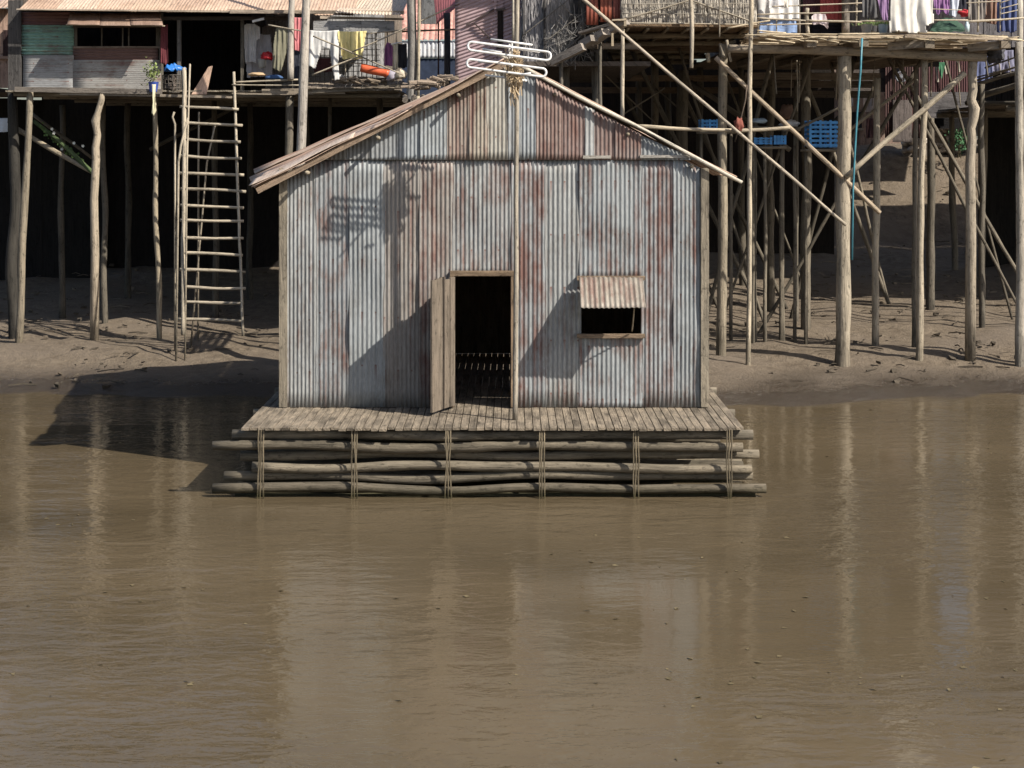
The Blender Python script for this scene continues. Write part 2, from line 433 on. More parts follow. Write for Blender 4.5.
# verge strips of old sheet on the left edge, lying on top of one another
for (u0, u1, lf, wd, c) in ((.02, .55, .075, .34, (.66, .51, .41)), (.40, 1.02, .07, .46, (.62, .46, .36)), (.62, 1.03, .105, .22, (.68, .55, .45))):
    def fn(u, v, u0=u0, u1=u1, lf=lf, wd=wd):
        q = u0+(u1-u0)*u
        p = roofpt(q, 0, 1); p.y += -.16+v*wd*2.2; p.z += lf+v*wd*(.10+.32*q)+.02*mnoise.noise(V((q*7, v*2, lf*90)))
        return p
    MB().grid(fn, 24, 8, (3.8*(u1-u0), wd)).build('verge_sheet', TIN, gh, c, R(-.3, -.1), smooth=True, thick=.008)
p0, p1 = roofpt(.0, 0, 1), roofpt(1, 0, 1)
MB().plank(p0+V((0, -.1, -.02)), p1+V((0, -.1, -.03)), .03, .09, (0, 0, 1)).build('verge_board', WOOD, gh, (.34, .25, .18))
MB().pole(P(497, 55, 26.22)+V((0, 0, .02)), P(742, 182.5, 26.22), .030, .026, .5, 14, 7).build('verge_pole', WOOD, gh, (.62, .57, .48), smooth=True)
for q in (.2, .52, .8):   # purlin ends under both verges
    for L in (1, 0):
        p = roofpt(q, 0, L); MB().pole(p+V((0, 0 if not L else -.22, -.11)), p+V((0, 7.0, -.11)), .03, .03, .3, 6, 7).build('purlin', WOOD, gh, wcol(.34, .6), smooth=True)
# gable wall: upright sheets, each its own part
def verge_z(x):
    u = (x-509)/((E_.x/25.6*F+CX)-509) if x < 509 else (x-509)/(738-509)
    p = roofpt(max(0, min(1, u)), .03, x < 509); return p.z-.02
GS = [(318, 346, (.16, .155, .145), .18), (346, 372, (.22, .225, .225), .10), (372, 396, (.27, .285, .295), .04), (396, 421, (.31, .335, .355), -.01), (421, 446, (.33, .355, .37), -.01),  # leftmost sheets coloured darker for the shade under the left roof slope
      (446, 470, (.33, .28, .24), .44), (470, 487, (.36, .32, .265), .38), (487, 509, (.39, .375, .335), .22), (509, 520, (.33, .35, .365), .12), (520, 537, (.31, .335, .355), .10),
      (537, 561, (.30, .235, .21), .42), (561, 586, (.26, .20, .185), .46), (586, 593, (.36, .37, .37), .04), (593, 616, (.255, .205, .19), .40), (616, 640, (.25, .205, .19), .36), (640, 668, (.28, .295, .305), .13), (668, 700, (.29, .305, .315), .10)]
yb = 159
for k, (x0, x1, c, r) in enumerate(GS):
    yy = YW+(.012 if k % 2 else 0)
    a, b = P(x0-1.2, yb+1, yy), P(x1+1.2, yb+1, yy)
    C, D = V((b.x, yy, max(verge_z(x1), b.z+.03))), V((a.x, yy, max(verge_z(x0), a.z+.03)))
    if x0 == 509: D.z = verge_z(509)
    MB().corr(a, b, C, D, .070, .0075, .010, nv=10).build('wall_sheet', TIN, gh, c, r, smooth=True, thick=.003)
# lower wall: a second course lapped under the first, with a doorway and a shuttered window
FLZ = 1.02
yf = HY+(CH-FLZ)*F/YW
def zpx(z, Y): return HY+(CH-z)*F/Y
dz_, wl, wh = zpx(3.05, YW), zpx(2.15, YW), zpx(3.0, YW)
LOW = [(283, 316, .1), (316, 350, .2), (350, 384, .05), (384, 420, .1), (420, 453, .25), (453, 512, .2), (512, 545, .3), (545, 580, .12), (580, 642, .2), (642, 674, .3), (674, 705, .15)]
for k, (x0, x1, r) in enumerate(LOW):
    yy = YW+.035+(.012 if k % 2 else 0); c = random.choice([(.29, .31, .32), (.26, .275, .285), (.31, .32, .32), (.28, .26, .24)])
    spans = [(yb-3, yf)]
    if x0 == 453: spans = [(yb-3, dz_)]
    if x0 == 580: spans = [(yb-3, wh), (wl, yf)]
    for (ya, yz) in spans:
        A_, B_, C_, D_ = P(x0-1.2, yz, yy), P(x1+1.2, yz, yy), P(x1+1.2, ya, yy), P(x0-1.2, ya, yy)
        C_.z = min(C_.z, verge_z(x1)-.05); D_.z = min(D_.z, verge_z(x0)-.05)
        MB().corr(A_, B_, C_, D_, .070, .0085, .014, nv=14).build('wall_sheet', TIN, gh, c, r+.1, smooth=True, thick=.003)
pxbox(gh, 'wall_band', 583, 155.5, 611, 158.5, YW-.035, .03, WOOD, (.5, .47, .42)); pxbox(gh, 'wall_band', 640, 155, 690, 158, YW-.035, .03, WOOD, (.47, .44, .4))
for x in (283, 705): pxbox(gh, 'corner_post', x-4, 168, x+4, yf, YW-.01, .12, WOOD, wcol(.26, .5))
fr = pxbox(gh, 'door_frame', 450, dz_-5, 515, dz_, YW-.06, .1, WOOD, (.25, .18, .12))
for x in (450, 511): pxbox(gh, 'door_frame', x, dz_+.3, x+4, yf, YW-.06, .1, WOOD, (.25, .18, .12))
dA = P(454, yf-2, YW-.08)
mb = MB(); boards(mb, dA, dA+V((-.32, -.74, 0)), V((0, 0, 1.98)), .14, .03)
dr = mb.build('door', WOOD, gh, (.20, .165, .13))
MB().box(dA+V((-.30, -.68, 1.0))+V((-.03, .02, 0)), (.03, .05, .14)).build('handle', ALU, dr, (.2, .19, .18))
for y in (wh-3, wl): pxbox(gh, 'window_frame', 577, y, 645, y+4, YW-.05, .09, WOOD, (.27, .2, .14))
sA, sB = P(579, wh-2, YW-.1), P(643, wh-2, YW-.1); dn = V((0, -.55, -.42))
mb = MB(); mb.corr(sA+dn, sB+dn, sB, sA, .076, .009); shut = mb.build('shutter', TIN, gh, (.30, .27, .23), .32, smooth=True, thick=.003)
MB().pole(P(632, wl-3, YW-.08), P(632, wh, YW-.1)+dn*.9, .012).build('shutter_prop', WOOD, shut, wcol(.36, .7), smooth=True)
for s, x in ((-1, 283), (1, 705)):       # long side walls and the back
    a = P(x, yf, YW+.06); b = V((a.x, 33.3, a.z)); top = roofpt(.93, 0, s < 0).z-.12
    mb = MB(); mb.corr(a, b, V((b.x, b.y, top)), V((a.x, a.y, top)), .076, .011, .01, nv=4); mb.build('side_wall', TIN, gh, (.3, .31, .31), .2, smooth=True, thick=.003)
a, b = P(283, yf, YW), P(705, yf, YW)
mb = MB(); boards(mb, V((a.x, 33.3, FLZ)), V((b.x, 33.3, FLZ)), V((0, 0, 3.4)), .2); mb.build('back_wall', WOOD, gh, (.2, .16, .12))
# floor, porch and floats
mb = MB(); n_ = 62
for i in range(n_):
    x = a.x-.35+(b.x-a.x+.7)*(i+.5)/n_
    mb.box((x, 29.0+R(-.05, .05), FLZ-.03+R(-.006, .006)), ((b.x-a.x+.7)/n_-.012, 9.2, .035))
mb.build('deck', WOOD, gh, (.30, .25, .19))
for Yb in (24.6, 26.6, 29, 31.5, 33.2):
    MB().pole((a.x-.5, Yb, FLZ-.14), (b.x+.5, Yb, FLZ-.14), .075, .07, .3, 12).build('floor_beam', WOOD, gh, wcol(.24, .5), smooth=True)
for row in range(6):
    for q in range(9):
        Yb = 24.5+.045*(row % 2)*3+q*1.05+R(-.05, .05); z = .72-.15*row+R(-.02, .02)
        if q and row < 3: continue
        MB().pole((a.x-.45+R(-.35, .25), Yb, z), (b.x+.45+R(-.25, .35), Yb, z+R(-.04, .04)), .072, .066, .5, 22, 8, .10).build('float_pole', WOOD, gh, wcol(.27, .6, .3), smooth=True)
for q in range(6):      # cord binding the raft poles together
    x = a.x-.1+(b.x-a.x+.2)*q/5
    for dx in (0, .035, .07): MB().tube([V((x+dx+R(-.01, .01), 24.42, .98)), V((x+dx, 24.40, .80)), V((x+dx+R(-.02, .02), 24.39, .55)), V((x+dx, 24.385, .30)), V((x+dx+R(-.02, .02), 24.39, -.05))], .011, 5).build('rope_lashing', WOOD, gh, (.34, .28, .19))
# ================================================================== 2. television aerial on its pole
YA = 25.15
an = thing('tv_antenna', 'white looped television antenna lashed to a tall thin pole before the tin gable', 'antenna', P(516, 430, YA))
MB().pole(P(517.5, -60, YA), P(515, zpx(FLZ, YA)+3, YA), .030, .040, .5, 26, 8, .06).build('mast', WOOD, an, (.42, .37, .30), smooth=True)
MB().pole(P(513.2, -60, YA-.02), P(513.2, 40, YA-.02), .018, .018, .8, 8).build('mast_cane', WOOD, an, (.5, .45, .37), smooth=True)
def loop(xl, yl, xr, yr, hgt, dy):
    Y = YA+dy; r = hgt/2; pts = []
    for k in range(9):
        t = math.pi/2+math.pi*k/8; pts.append(P(xl+r*math.cos(t), yl-r*math.sin(t), Y))
    for k in range(9):
        t = -math.pi/2+math.pi*k/8; pts.append(P(xr+r*math.cos(t), yr-r*math.sin(t), Y))
    MB().tube([p+V((0, 0, .012*mnoise.noise(V((p.x*2.2, xl, 0))))) for p in pts], .018, 8, True).build('loop_element', ALU, an, (.78, .775, .76), smooth=True)
loop(472, 46.2, 546.5, 56.2, 8.6, -.22); loop(471, 63.2, 542, 72.6, 8.4, -.22)
for (x0, y0, x1, y1, dy) in ((490.5, 39.3, 532.5, 45, -.5), (491, 45.2, 540, 52, .12), (482.5, 49, 502, 52.3, -.42), (491, 53.5, 520, 56.5, .15), (478, 61.5, 500, 62.4, -.4), (485, 75.2, 527, 80.8, .12), (521, 74.8, 531, 73.4, -.4)):
    MB().tube([P(x0, y0, YA+dy), P(x1, y1, YA+dy)], .016, 8).build('rod_element', ALU, an, (.78, .775, .76), smooth=True)
for (x, y0, y1) in ((512, 42, 76), (509.5, 44, 74)):
    MB().tube([P(x, y0, YA-.1), P(x, y1, YA-.1)], .016, 6).build('bracket', ALU, an, (.5, .48, .45), smooth=True)
for y in (48, 66):
    MB().tube([P(512, y, YA-.55), P(512, y+.5, YA+.2)], .016, 6).build('boom', ALU, an, (.7, .69, .67), smooth=True)
mb = MB()
for k in range(430):     # dry straw and twine caught round the mast
    t = random.gauss(.42, .24); y = 50+42*min(1, max(0, t)); wd = 5.2*(1-abs(min(1, max(0, t))-.4))
    x = 514+random.gauss(0, wd*.8); p = P(x, y, YA+R(-.14, .06)); q = p+V((R(-.07, .07), R(-.05, .05), R(-.24, .10)))
    mb.tube([p, (p+q)/2+V((R(-.03, .03), 0, R(-.02, .02))), q], R(.004, .010), 3)
mb.build('straw_bundle', LEAF, an, (.56, .43, .28))

# ================================================================== 3. stilt house on the left
YL = 40.0
lh = thing('stilt_house', 'raised house at the left with green and grey tin walls and a veranda', 'house', P(200, 337, YL))
XL, XR = 12, 402
# roof
e0, e1 = P(20, 9.5, 39.45), P(352, 15.5, 39.45)
def lroof(u, v): p = e0.lerp(e1, u); return p+V((0, 5.6*v, 2.2*v+.03*mnoise.noise(V((u*9, v*3, 1)))))
n_ = 9
for k in range(n_):
    u0, u1 = k/n_-.004, (k+1)/n_+.004; z = V((0, R(-.08, .05), .02*(k % 2)))
    MB().corr(lroof(u0, 0)+z, lroof(u1, 0)+z, lroof(u1, 1)+z, lroof(u0, 1)+z, .076, .006, .02, nv=10).build('roof_sheet', TIN, lh, random.choice([(.56, .41, .31), (.52, .38, .28), (.58, .45, .35), (.49, .35, .26)]), R(-.2, .05), smooth=True, thick=.003)
r0, r1 = lroof(0, 1), lroof(1, 1)
MB().corr(r0, r1, r1+V((0, 6, -2.1)), r0+V((0, 6, -2.1)), .1, .012, .01).build('roof_sheet', TIN, lh, (.42, .3, .22), .15, smooth=True, thick=.003)
for (x0, y0, x1, y1, dy, w_) in ((230, 11.5, 404, 12.8, -.05, 3.4), (320, 17.5, 404, 19.2, -.12, 2.2), (17, 9.4, 230, 11.6, .04, 2.0)):
    MB().plank(P(x0, y0, 39.35+dy), P(x1, y1, 39.35+dy), .10, w_/F*38.8, (0, 0, 1), .01).build('eave_board', WOOD, lh, (.46, .38, .30))
# low lean-to roof over the veranda end
q0, q1 = P(335, 13, 38.9), P(401, 15, 38.9)
MB().corr(q0, q1, q1+V((0, 3.6, .75)), q0+V((0, 3.6, .75)), .076, .011, .02, nv=8).build('lean_to_roof', TIN, lh, (.58, .48, .38), -.15, smooth=True, thick=.003)
mb = MB()
for k in range(5): mb.box(P(322+16*k, 26.5+R(-.4, .4), 39.1), (16.6/F*39.1, .03, 11.5/F*39.1), jit=.008)
mb.build('fascia_board', WOOD, lh, (.36, .355, .35))
# front walls
yfl = 89
sheet(lh, 'wall_sheet', 21, 12, 75, 26, YL+.01, (.17, .085, .08), .3, False, label='dark maroon sheet under the eave')
sheet(lh, 'wall_sheet', 21, 25, 74, 56, YL, (.21, .36, .30), .30, False, amp=.014, label='green sheet with level ribs')
sheet(lh, 'wall_sheet', 23, 55, 74, 88.5, YL-.02, (.28, .285, .29), .22, False, amp=.0016, pitch=.05)
sheet(lh, 'wall_sheet', 73, 60, 161, 91, YL-.03, (.32, .31, .295), .28, False, amp=.0016, pitch=.05)
sheet(lh, 'wall_sheet', 73, 47.5, 158, 62.5, YL-.015, (.17, .10, .085), .35, False, label='rust-brown sheet below the window')
wf = pxbox(lh, 'window_frame', 73, 24.5, 160, 27.5, YL-.02, .08, WOOD, (.12, .09, .07))
for x in (74, 101, 122, 128, 156): pxbox(wf, 'window_bar', x, 27.6, x+(3 if x in (74, 156) else 1.2), 47.3, YL+.02, .04, WOOD, wcol(.13, .5))
pxbox(lh, 'window_frame', 73, 46.2, 160, 48.2, YL-.04, .1, WOOD, (.26, .2, .16))
aw = [P(67, 24.6, 39.25), P(163, 25.2, 39.25), P(160, 12.5, 39.97), P(70, 13.0, 39.97)]
for k in range(3):
    u0, u1 = (0, .335, .66)[k], (.34, .665, 1)[k]
    c = [aw[0].lerp(aw[1], u0), aw[0].lerp(aw[1], u1), aw[3].lerp(aw[2], u1), aw[3].lerp(aw[2], u0)]
    for p in c: p.z += -.015*(k == 1)
    MB().grid(lambda u, v: c[0].lerp(c[1], u).lerp(c[3].lerp(c[2], u), v)+V((0, 0, .012*mnoise.noise(V((u*3, v*2, k))))), 8, 4, (.8, .7)).build('awning_sheet', TIN, lh, [(.30, .20, .15), (.33, .235, .18), (.29, .20, .155)][k], .02, smooth=True, thick=.012)
MB().pole(P(66, 24.8, 39.3), P(165, 26.0, 39.3), .014).build('awning_pole', WOOD, lh, wcol(.36, .6), smooth=True)
pxbox(lh, 'door_post', 159, 13, 162.5, 92, YL-.03, .12, WOOD, wcol(.13, .3)); pxbox(lh, 'door_post', 177, 17, 180.5, 92, YL, .12, WOOD, (.17, .16, .15))
pxbox(lh, 'door_post', 240.5, 20, 243.5, 92, YL, .12, WOOD, wcol(.14, .3)); pxbox(lh, 'lintel', 162, 16.5, 292, 20, YL-.02, .12, WOOD, (.09, .08, .075))
MB().plank(P(252.5, 21.5, 39.4), P(264, 18.7, 39.4), .05, 2.2/F*39.4, (0, 0, 1)).build('eave_strip', PAINT, lh, (.75, .74, .70))
pxbox(lh, 'corner_board', 8, 0, 21, 95, YL-.06, .16, WOOD, (.085, .08, .078))
o = post(lh, 12, 92, 13, 158, YL-.05, 11, .05, .1); 
# inner room: side walls, back wall, ceiling keep it dark
def quadwall(root, name, p, q, zt, col, mat=WOOD, bw=.22):
    mb = MB(); boards(mb, p, q, V((0, 0, zt-p[2])), bw); return mb.build(name, mat, root, col)
fz = P(0, 91, YL).z
xl, xr = P(14, 0, YL).x, P(402, 0, YL).x; xm = P(243, 0, YL).x; xk = P(161, 0, YL).x
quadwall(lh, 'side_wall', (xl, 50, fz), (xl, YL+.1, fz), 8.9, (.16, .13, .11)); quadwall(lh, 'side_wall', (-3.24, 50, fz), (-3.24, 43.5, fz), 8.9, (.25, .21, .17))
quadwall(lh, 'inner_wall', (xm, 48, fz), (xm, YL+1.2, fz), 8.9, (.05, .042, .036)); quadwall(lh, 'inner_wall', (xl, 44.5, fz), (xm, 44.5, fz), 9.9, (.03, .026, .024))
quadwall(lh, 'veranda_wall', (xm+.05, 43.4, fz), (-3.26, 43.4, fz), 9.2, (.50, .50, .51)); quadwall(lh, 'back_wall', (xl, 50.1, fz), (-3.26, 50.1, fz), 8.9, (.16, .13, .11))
quadwall(lh, 'under_shade_screen', (xl-.3, 50.0, .8), (xr+2.2, 50.0, .8), fz-.02, (.022, .018, .016), bw=.3)  # added near-black screen: the shade under the floor put into its colour
# floor boards
mb = MB(); n_ = 46
for i in range(n_):
    x = xl+(xr-xl)*(i+.5)/n_; mb.box((x, 44.7+R(-.12, .1), fz-.025+R(-.006, .006)), ((xr-xl)/n_-.01, 10.8, .035))
mb.build('floor', WOOD, lh, (.30, .26, .20))
for Yb in (39.5, 42, 45, 48):
    MB().pole(P(14, 93.5, 39.5)*1 + V((0, Yb-39.5, 0)), V((xr, Yb, fz-.13)), .065, .06, .3, 14).build('floor_beam', WOOD, lh, wcol(.22, .5), smooth=True)
MB().plank(P(15, 89.2, 39.15), P(162, 91.8, 39.15), .05, 5.0/F*39.15, (0, 0, 1)).build('edge_board', WOOD, lh, (.20, .175, .15))
MB().plank(P(60, 93.8, 39.2), P(232, 97.2, 39.2), .05, 2.0/F*39.15, (0, 0, 1)).build('edge_board', WOOD, lh, (.40, .34, .27))
MB().plank(P(160, 95.6, 39.1), P(226, 96.8, 39.1), .05, 2.6/F*39.15, (0, 0, 1)).build('edge_board', WOOD, lh, (.33, .28, .22))
MB().plank(P(262, 92.2, 39.05), P(345, 90.8, 39.05), .05, 6.2/F*39.15, (0, 0, 1)).build('edge_board', WOOD, lh, (.37, .31, .24))
MB().plank(P(312, 91, 38.98), P(402, 86.5, 38.98), .05, 4.5/F*39.15, (0, 0, 1)).build('edge_board', WOOD, lh, (.22, .19, .15))
MB().plank(P(232, 93.5, 39.0), P(275, 94.2, 39.0), .04, 1.6/F*39.15, (0, 0, 1)).build('edge_board', WOOD, lh, (.33, .28, .22))
# veranda slat shelf with lattice behind
mb = MB()
for k in range(17):
    x = 308+5.6*k; mb.plank(P(x, 88.2-.03*k, 38.9), P(x+4, 81.0, 40.2), .115, .02, (0, 0, 1), .006)
mb.build('slat_shelf', WOOD, lh, (.36, .30, .235))
mb = MB()
for k in range(19): mb.tube([P(292+4.7*k, 28, 42.6), P(292+4.7*k+R(-1, 1), 84, 42.6)], .012, 4)
for k in range(10): mb.tube([P(290, 33+5.5*k+R(-1, 1), 42.58), P(380, 33+5.5*k, 42.58)], .012, 4)
mb.build('lattice', WOOD, lh, (.38, .36, .33))
for (x0, y0, x1, y1, Y, w_) in ((233, 82.5, 298, 79.6, 38.9, 2.0), (232, 84.6, 302, 85.2, 38.85, 1.6), (268, 25, 304, 31.2, 38.85, 1.7), (312, 75, 362, 55.5, 38.75, 1.8), (352, 52, 462, 2, 38.3, 1.6), (313, 36, 403, 75, 38.7, 1.7), (330, 62.5, 362, 63.5, 39, 1.2), (366, 34, 410, 29, 39.1, 1.0)):
    rod(lh, x0, y0, Y, x1, y1, Y-.05, w_, .42, .5, .6)
for (x, y0, y1) in ((375, 33, 62), (345, 64, 82), (292, 78, 90), (387, 22, 45)): rod(lh, x, y0, 39.2, x+.6, y1, 39.2, 1.5, .33, .4, .5, 'rail_post')
# stilts
for a_ in ((30, 90, 24, 158, 39.3, 7.2, .26, .6), (154.5, 97, 157, 158, 39.4, 5.2, .34, .7), (289.5, 96, 288, 158, 39.4, 9, .17, .4), (103, 98, 104, 158, 41.5, 6, .16, .4),
           (62, 105, 62, 158, 43, 6, .12, .4), (214, 100, 215, 158, 43, 6, .12, .4), (330, 96, 330, 158, 41, 4, .13, .4), (128, 100, 128, 158, 46, 6, .1, .4), (250, 99, 250, 158, 46, 6, .1, .4), (380, 94, 381, 158, 42, 7, .14, .4), (305, 100, 311, 158, 45, 6, .12, .4)):
    post(lh, *a_)
mb = MB(); r = .085
mb.tube([P(103, 90, 39.2), P(101.5, 100, 39.2), P(98, 112, 39.2), P(95.5, 121, 39.2), P(96.2, 127, 39.2), P(97.5, 135, 39.2), P(95.6, 147, 39.2), P(96, 160, 39.2), P(94, 200, 39.2), P(95, 255, 39.2), P(94, 372, 39.2)], [r*.8, r*.85, r*.85, r*1.2, r, r, r*1.05, r*1.1, r*1.1, r*1.15, r*1.3], 9)
mb.build('post', WOOD, lh, (.44, .37, .28), smooth=True)
rod(lh, 13, 127, 40.3, 98, 175, 39.45, 6, .32, .7, .3, 'brace'); rod(lh, 30, 112, 42, 92, 158, 42, 4, .14, .5, .4, 'brace'); rod(lh, 150, 150, 44, 240, 105, 44, 4, .10, .4, .4, 'brace')

# things on and around the left house
lad = thing('bamboo_ladder', 'rough pole ladder with wide-set rungs leaning against the floor beside the dark doorway', 'ladder', P(210, 338, 37.4))
def LP(x, y): return P(x, y, 39.0-(y-65)/(335-65)*1.5)
for (x0, y0, x1, y1, w_) in ((184.5, 68, 183, 335, 4.6), (233.5, 72, 243, 336, 2.9)): 
    mb = MB(); pts = [LP(x0+(x1-x0)*i/14+R(-.5, .5), y0+(y1-y0)*i/14) for i in range(15)]; mb.tube(pts, w_/2/F*38, 7); mb.build('rail', WOOD, lad, wcol(.46, .45, .05), smooth=True)
for (y, x0, x1) in ((107.5, 180, 239), (123.5, 182, 243), (140, 184, 241), (156.5, 181, 242)):
    MB().pole(LP(x0, y-1), LP(x1, y+2)-V((0, .06, 0)), 1.7/F*38, None, .5).build('rung', WOOD, lad, wcol(.42, .5, .05), smooth=True)
y = 173
while y < 325:
    MB().pole(LP(180+R(-2, 2), y), LP(244+R(-2, 3), y+R(0, 3)), 1.7/F*38, None, .5).build('rung', WOOD, lad, wcol(.42, .5, .05), smooth=True); y += 16.5+R(-1.5, 1.5)
def stick(label, pts, w_, v=.4, t=.5, name='stick', group='thin sticks standing by the ladder', cat='stick'):
    mb = MB(); mb.tube(pts, w_/2/F*38, 6); return tag(mb.build(name, WOOD, None, wcol(v, t), smooth=True), label, cat, group)
def gp(x, Y): return V(((x-CX)/F*Y, Y, gz(Y)-.15))
stick('thin crooked stick with a bent tip left of the ladder', [P(174.5, 112, 38.4), P(172.5, 117, 38.4), P(175, 124, 38.4), P(175, 160, 38.3), gp(175, 38)], 2.2)
stick('straight thin stick standing behind the ladder rungs', [P(199, 112, 39.2), P(198.4, 160, 39.1), gp(198, 39)], 2.0)
stick('leaning thin stick behind the middle of the ladder', [P(215, 125, 39.0), P(207, 162, 38.8), gp(190, 38.4)], 2.0)
stick('tall pale stick tied along the left ladder rail', [P(190, 64, 38.7), P(188.5, 110, 38.5), P(187, 160, 38.2), gp(185, 37.4)], 2.0)
stick('short pale stick leaning under the left ladder rail', [P(188, 118, 38.2), P(181, 145, 38.0), P(178.5, 162, 37.9), gp(176, 37.2)], 2.4)

mb = MB(); mb.pole(P(309.5, -80, 37.6), V((P(292, 0, 36.6).x, 36.6, gz(36.6)-.5)), .085, .125, .25, 26, 10, .05)
tag(mb.build('wooden_pole', WOOD, None, (.47, .425, .37), smooth=True), 'thick pale leaning pole in front of the veranda, nearest the pink shirt', 'pole', 'tall poles in front of the left house')
mb = MB(); mb.pole(P(292.5, -80, 39.3), P(290.5, 79.5, 38.75), .065, .075, .3, 14, 9, .05)
tag(mb.build('wooden_pole', WOOD, None, (.42, .385, .34), smooth=True), 'grey pole ending at the veranda rail, behind the thick leaning pole', 'pole', 'tall poles in front of the left house')
mb = MB(); mb.pole(P(412.5, -80, 37.9), V((P(410, 0, 37.9).x, 37.9, gz(37.9)-.5)), .10, .135, .3, 26, 10, .06)
tag(mb.build('wooden_pole', WOOD, None, (.30, .28, .255), smooth=True), 'dark grey weathered pole at the right end of the veranda', 'pole', 'tall poles in front of the left house')
mb = MB(); mb.pole(P(420, -80, 37.8), P(418, 96, 37.8), .034, .04, .5, 14); 
mb.pole(P(418, 96, 37.8), V((P(417, 0, 37.8).x, 37.8, gz(37.8)-.4)), .04, .05, .3, 10)
tag(mb.build('bamboo_pole', WOOD, None, (.44, .38, .28), smooth=True), 'slim tan bamboo pole standing right beside the dark grey weathered pole', 'pole')

# potted plant, blue basket, cloth strip, board
pp = thing('potted_plant', 'leafy plant in a blue pot beside the window of the left house', 'potted plant', P(153, 92, 39.15))
m = MB(); c = P(153.5, 92.5, 39.15); m.tube([c, c+V((0, 0, .02)), c+V((0, 0, .2)), c+V((0, 0, .24)), c+V((0, 0, .245))], [.07, .09, .115, .125, .10], 16); m.build('pot', PLASTIC, pp, (.05, .09, .35))
m = MB()
for k in range(150):
    p = P(152+random.gauss(0, 3.6), 73+random.gauss(0, 4.6), 39.15)+V((0, R(-.16, .16), 0)); d = V((R(-1, 1), R(-1, .6), R(-.6, 1))).normalized(); s_ = d.cross(V((R(-1, 1), R(-1, 1), R(-1, 1)))).normalized()
    L_ = R(.05, .10); b_ = len(m.v); m.v += [p, p+d*L_*.5+s_*L_*.25, p+d*L_, p+d*L_*.5-s_*L_*.25]; m.f.append((b_, b_+1, b_+2, b_+3)); g = R(0, 20); m.u.append(((g, g),)*4)
m.build('leaves', LEAF, pp, (.20, .25, .09))
m = MB()
for k in range(6): m.tube([c+V((0, 0, .2)), P(152+R(-4, 4), 72+R(-3, 3), 39.15)], .006, 4)
m.build('stems', WOOD, pp, (.12, .13, .05))
cloth('hanging_strip', 'twisted pale yellow cloth strip hanging below the blue plant pot', 'cloth strip', 150.8, 84, 156.4, 115, 38.8, (.86, .76, .42), [(.2, 0), (.9, 0), (.8, .5), (1, .85), (.6, 1), (.1, .9), (.4, .6)], 1, .02, None)
bk = thing('wire_basket', 'dark wire basket of clutter under a bright blue tarpaulin in the doorway', 'basket', P(172, 93, 39.3))
m = MB()
for k in range(14):
    t = 6.283*k/14; c = P(172, 92.5, 39.4); q = V((math.cos(t)*.2, math.sin(t)*.16, 0)); m.tube([c+q, c+q*1.1+V((0, 0, .4))], .008, 4)
for z in (0, .1, .2, .3, .4):
    m.tube([P(172, 92.5, 39.4)+V((math.cos(6.283*k/14)*.21, math.sin(6.283*k/14)*.17, z)) for k in range(14)], .008, 4, True)
m.build('wire_frame', WOOD, bk, (.16, .14, .12))
m = MB()
for k in range(16):
    c = P(172+R(-4, 4), 89-R(0, 14), 39.4+R(-.1, .1)); m.box(c, (R(.04, .13), R(.04, .1), R(.03, .1)), V((1, R(-.5, .5), R(-.5, .5))), V((0, 1, R(-.3, .3))))
m.build('clutter', PAINT, bk, (.18, .15, .13))
m = MB(); c = P(173, 69, 39.35)
def tp(u, v):
    t = u*6.283; r = v*(.23+.07*math.sin(3*t+1)+.12*mnoise.noise(V((math.cos(t)*2, math.sin(t)*2, 0))))
    return c+V((math.cos(t)*r, math.sin(t)*r*.8, .10-.12*v**2+.10*mnoise.noise(V((math.cos(t)*3.3*v, math.sin(t)*3.3*v, 5)))))
m.grid(tp, 28, 8, (1, 1)); m.build('tarpaulin', PLASTIC, bk, (.03, .17, .52), smooth=True, thick=.01)
m = MB(); a_, b_, c_, d_ = P(191.5, 94.5, 39.2), P(206.5, 94.5, 39.2), P(212.5, 66, 39.5), P(208.5, 67, 39.5)
m.grid(lambda u, v: a_.lerp(b_, u).lerp(d_.lerp(c_, u), v), 2, 2, (.3, .7)); tag(m.build('plank_board', WOOD, None, (.52, .36, .27), thick=.025), 'slanting pinkish board standing in the doorway behind the ladder top', 'board')
m = MB(); m.pole(P(34, 121, 40.2), P(98, 177, 39.4), .045, .06, .5, 12)
vn = thing('fallen_branch', 'mossy green branch with a few white flowers sloping under the left house', 'branch', P(60, 160, 40))
m.build('limb', WOOD, vn, (.10, .14, .06), smooth=True)
m = MB()
for k in range(80):
    t = R(.1, 1); p = P(34+48*t+R(-3, 3), 121+42*t+R(-4, 3), 40.0); d = V((R(-1, 1), R(-1, 0), R(-1, 1)))*.06; s_ = d.cross(V((0, 1, .3)))*.5
    b_ = len(m.v); m.v += [p, p+d*.5+s_, p+d, p+d*.5-s_]; m.f.append((b_, b_+1, b_+2, b_+3)); g = R(0, 20); m.u.append(((g, g),)*4)
m.build('leaves', LEAF, vn, (.10, .17, .06))
for (x, y) in ((52, 129), (54, 133), (74, 143), (62, 149), (83, 146)):
    m = MB()
    for k in range(5):
        t = 6.283*k/5; p = P(x, y, 39.9); d = V((math.cos(t), -.3, math.sin(t)))*.04; s_ = V((-math.sin(t), 0, math.cos(t)))*.016; b_ = len(m.v); m.v += [p, p+d*.6+s_, p+d, p+d*.6-s_]; m.f.append((b_, b_+1, b_+2, b_+3)); m.u.append(((k, k),)*4)
    m.build('flower', PAINT, vn, (.8, .8, .72))

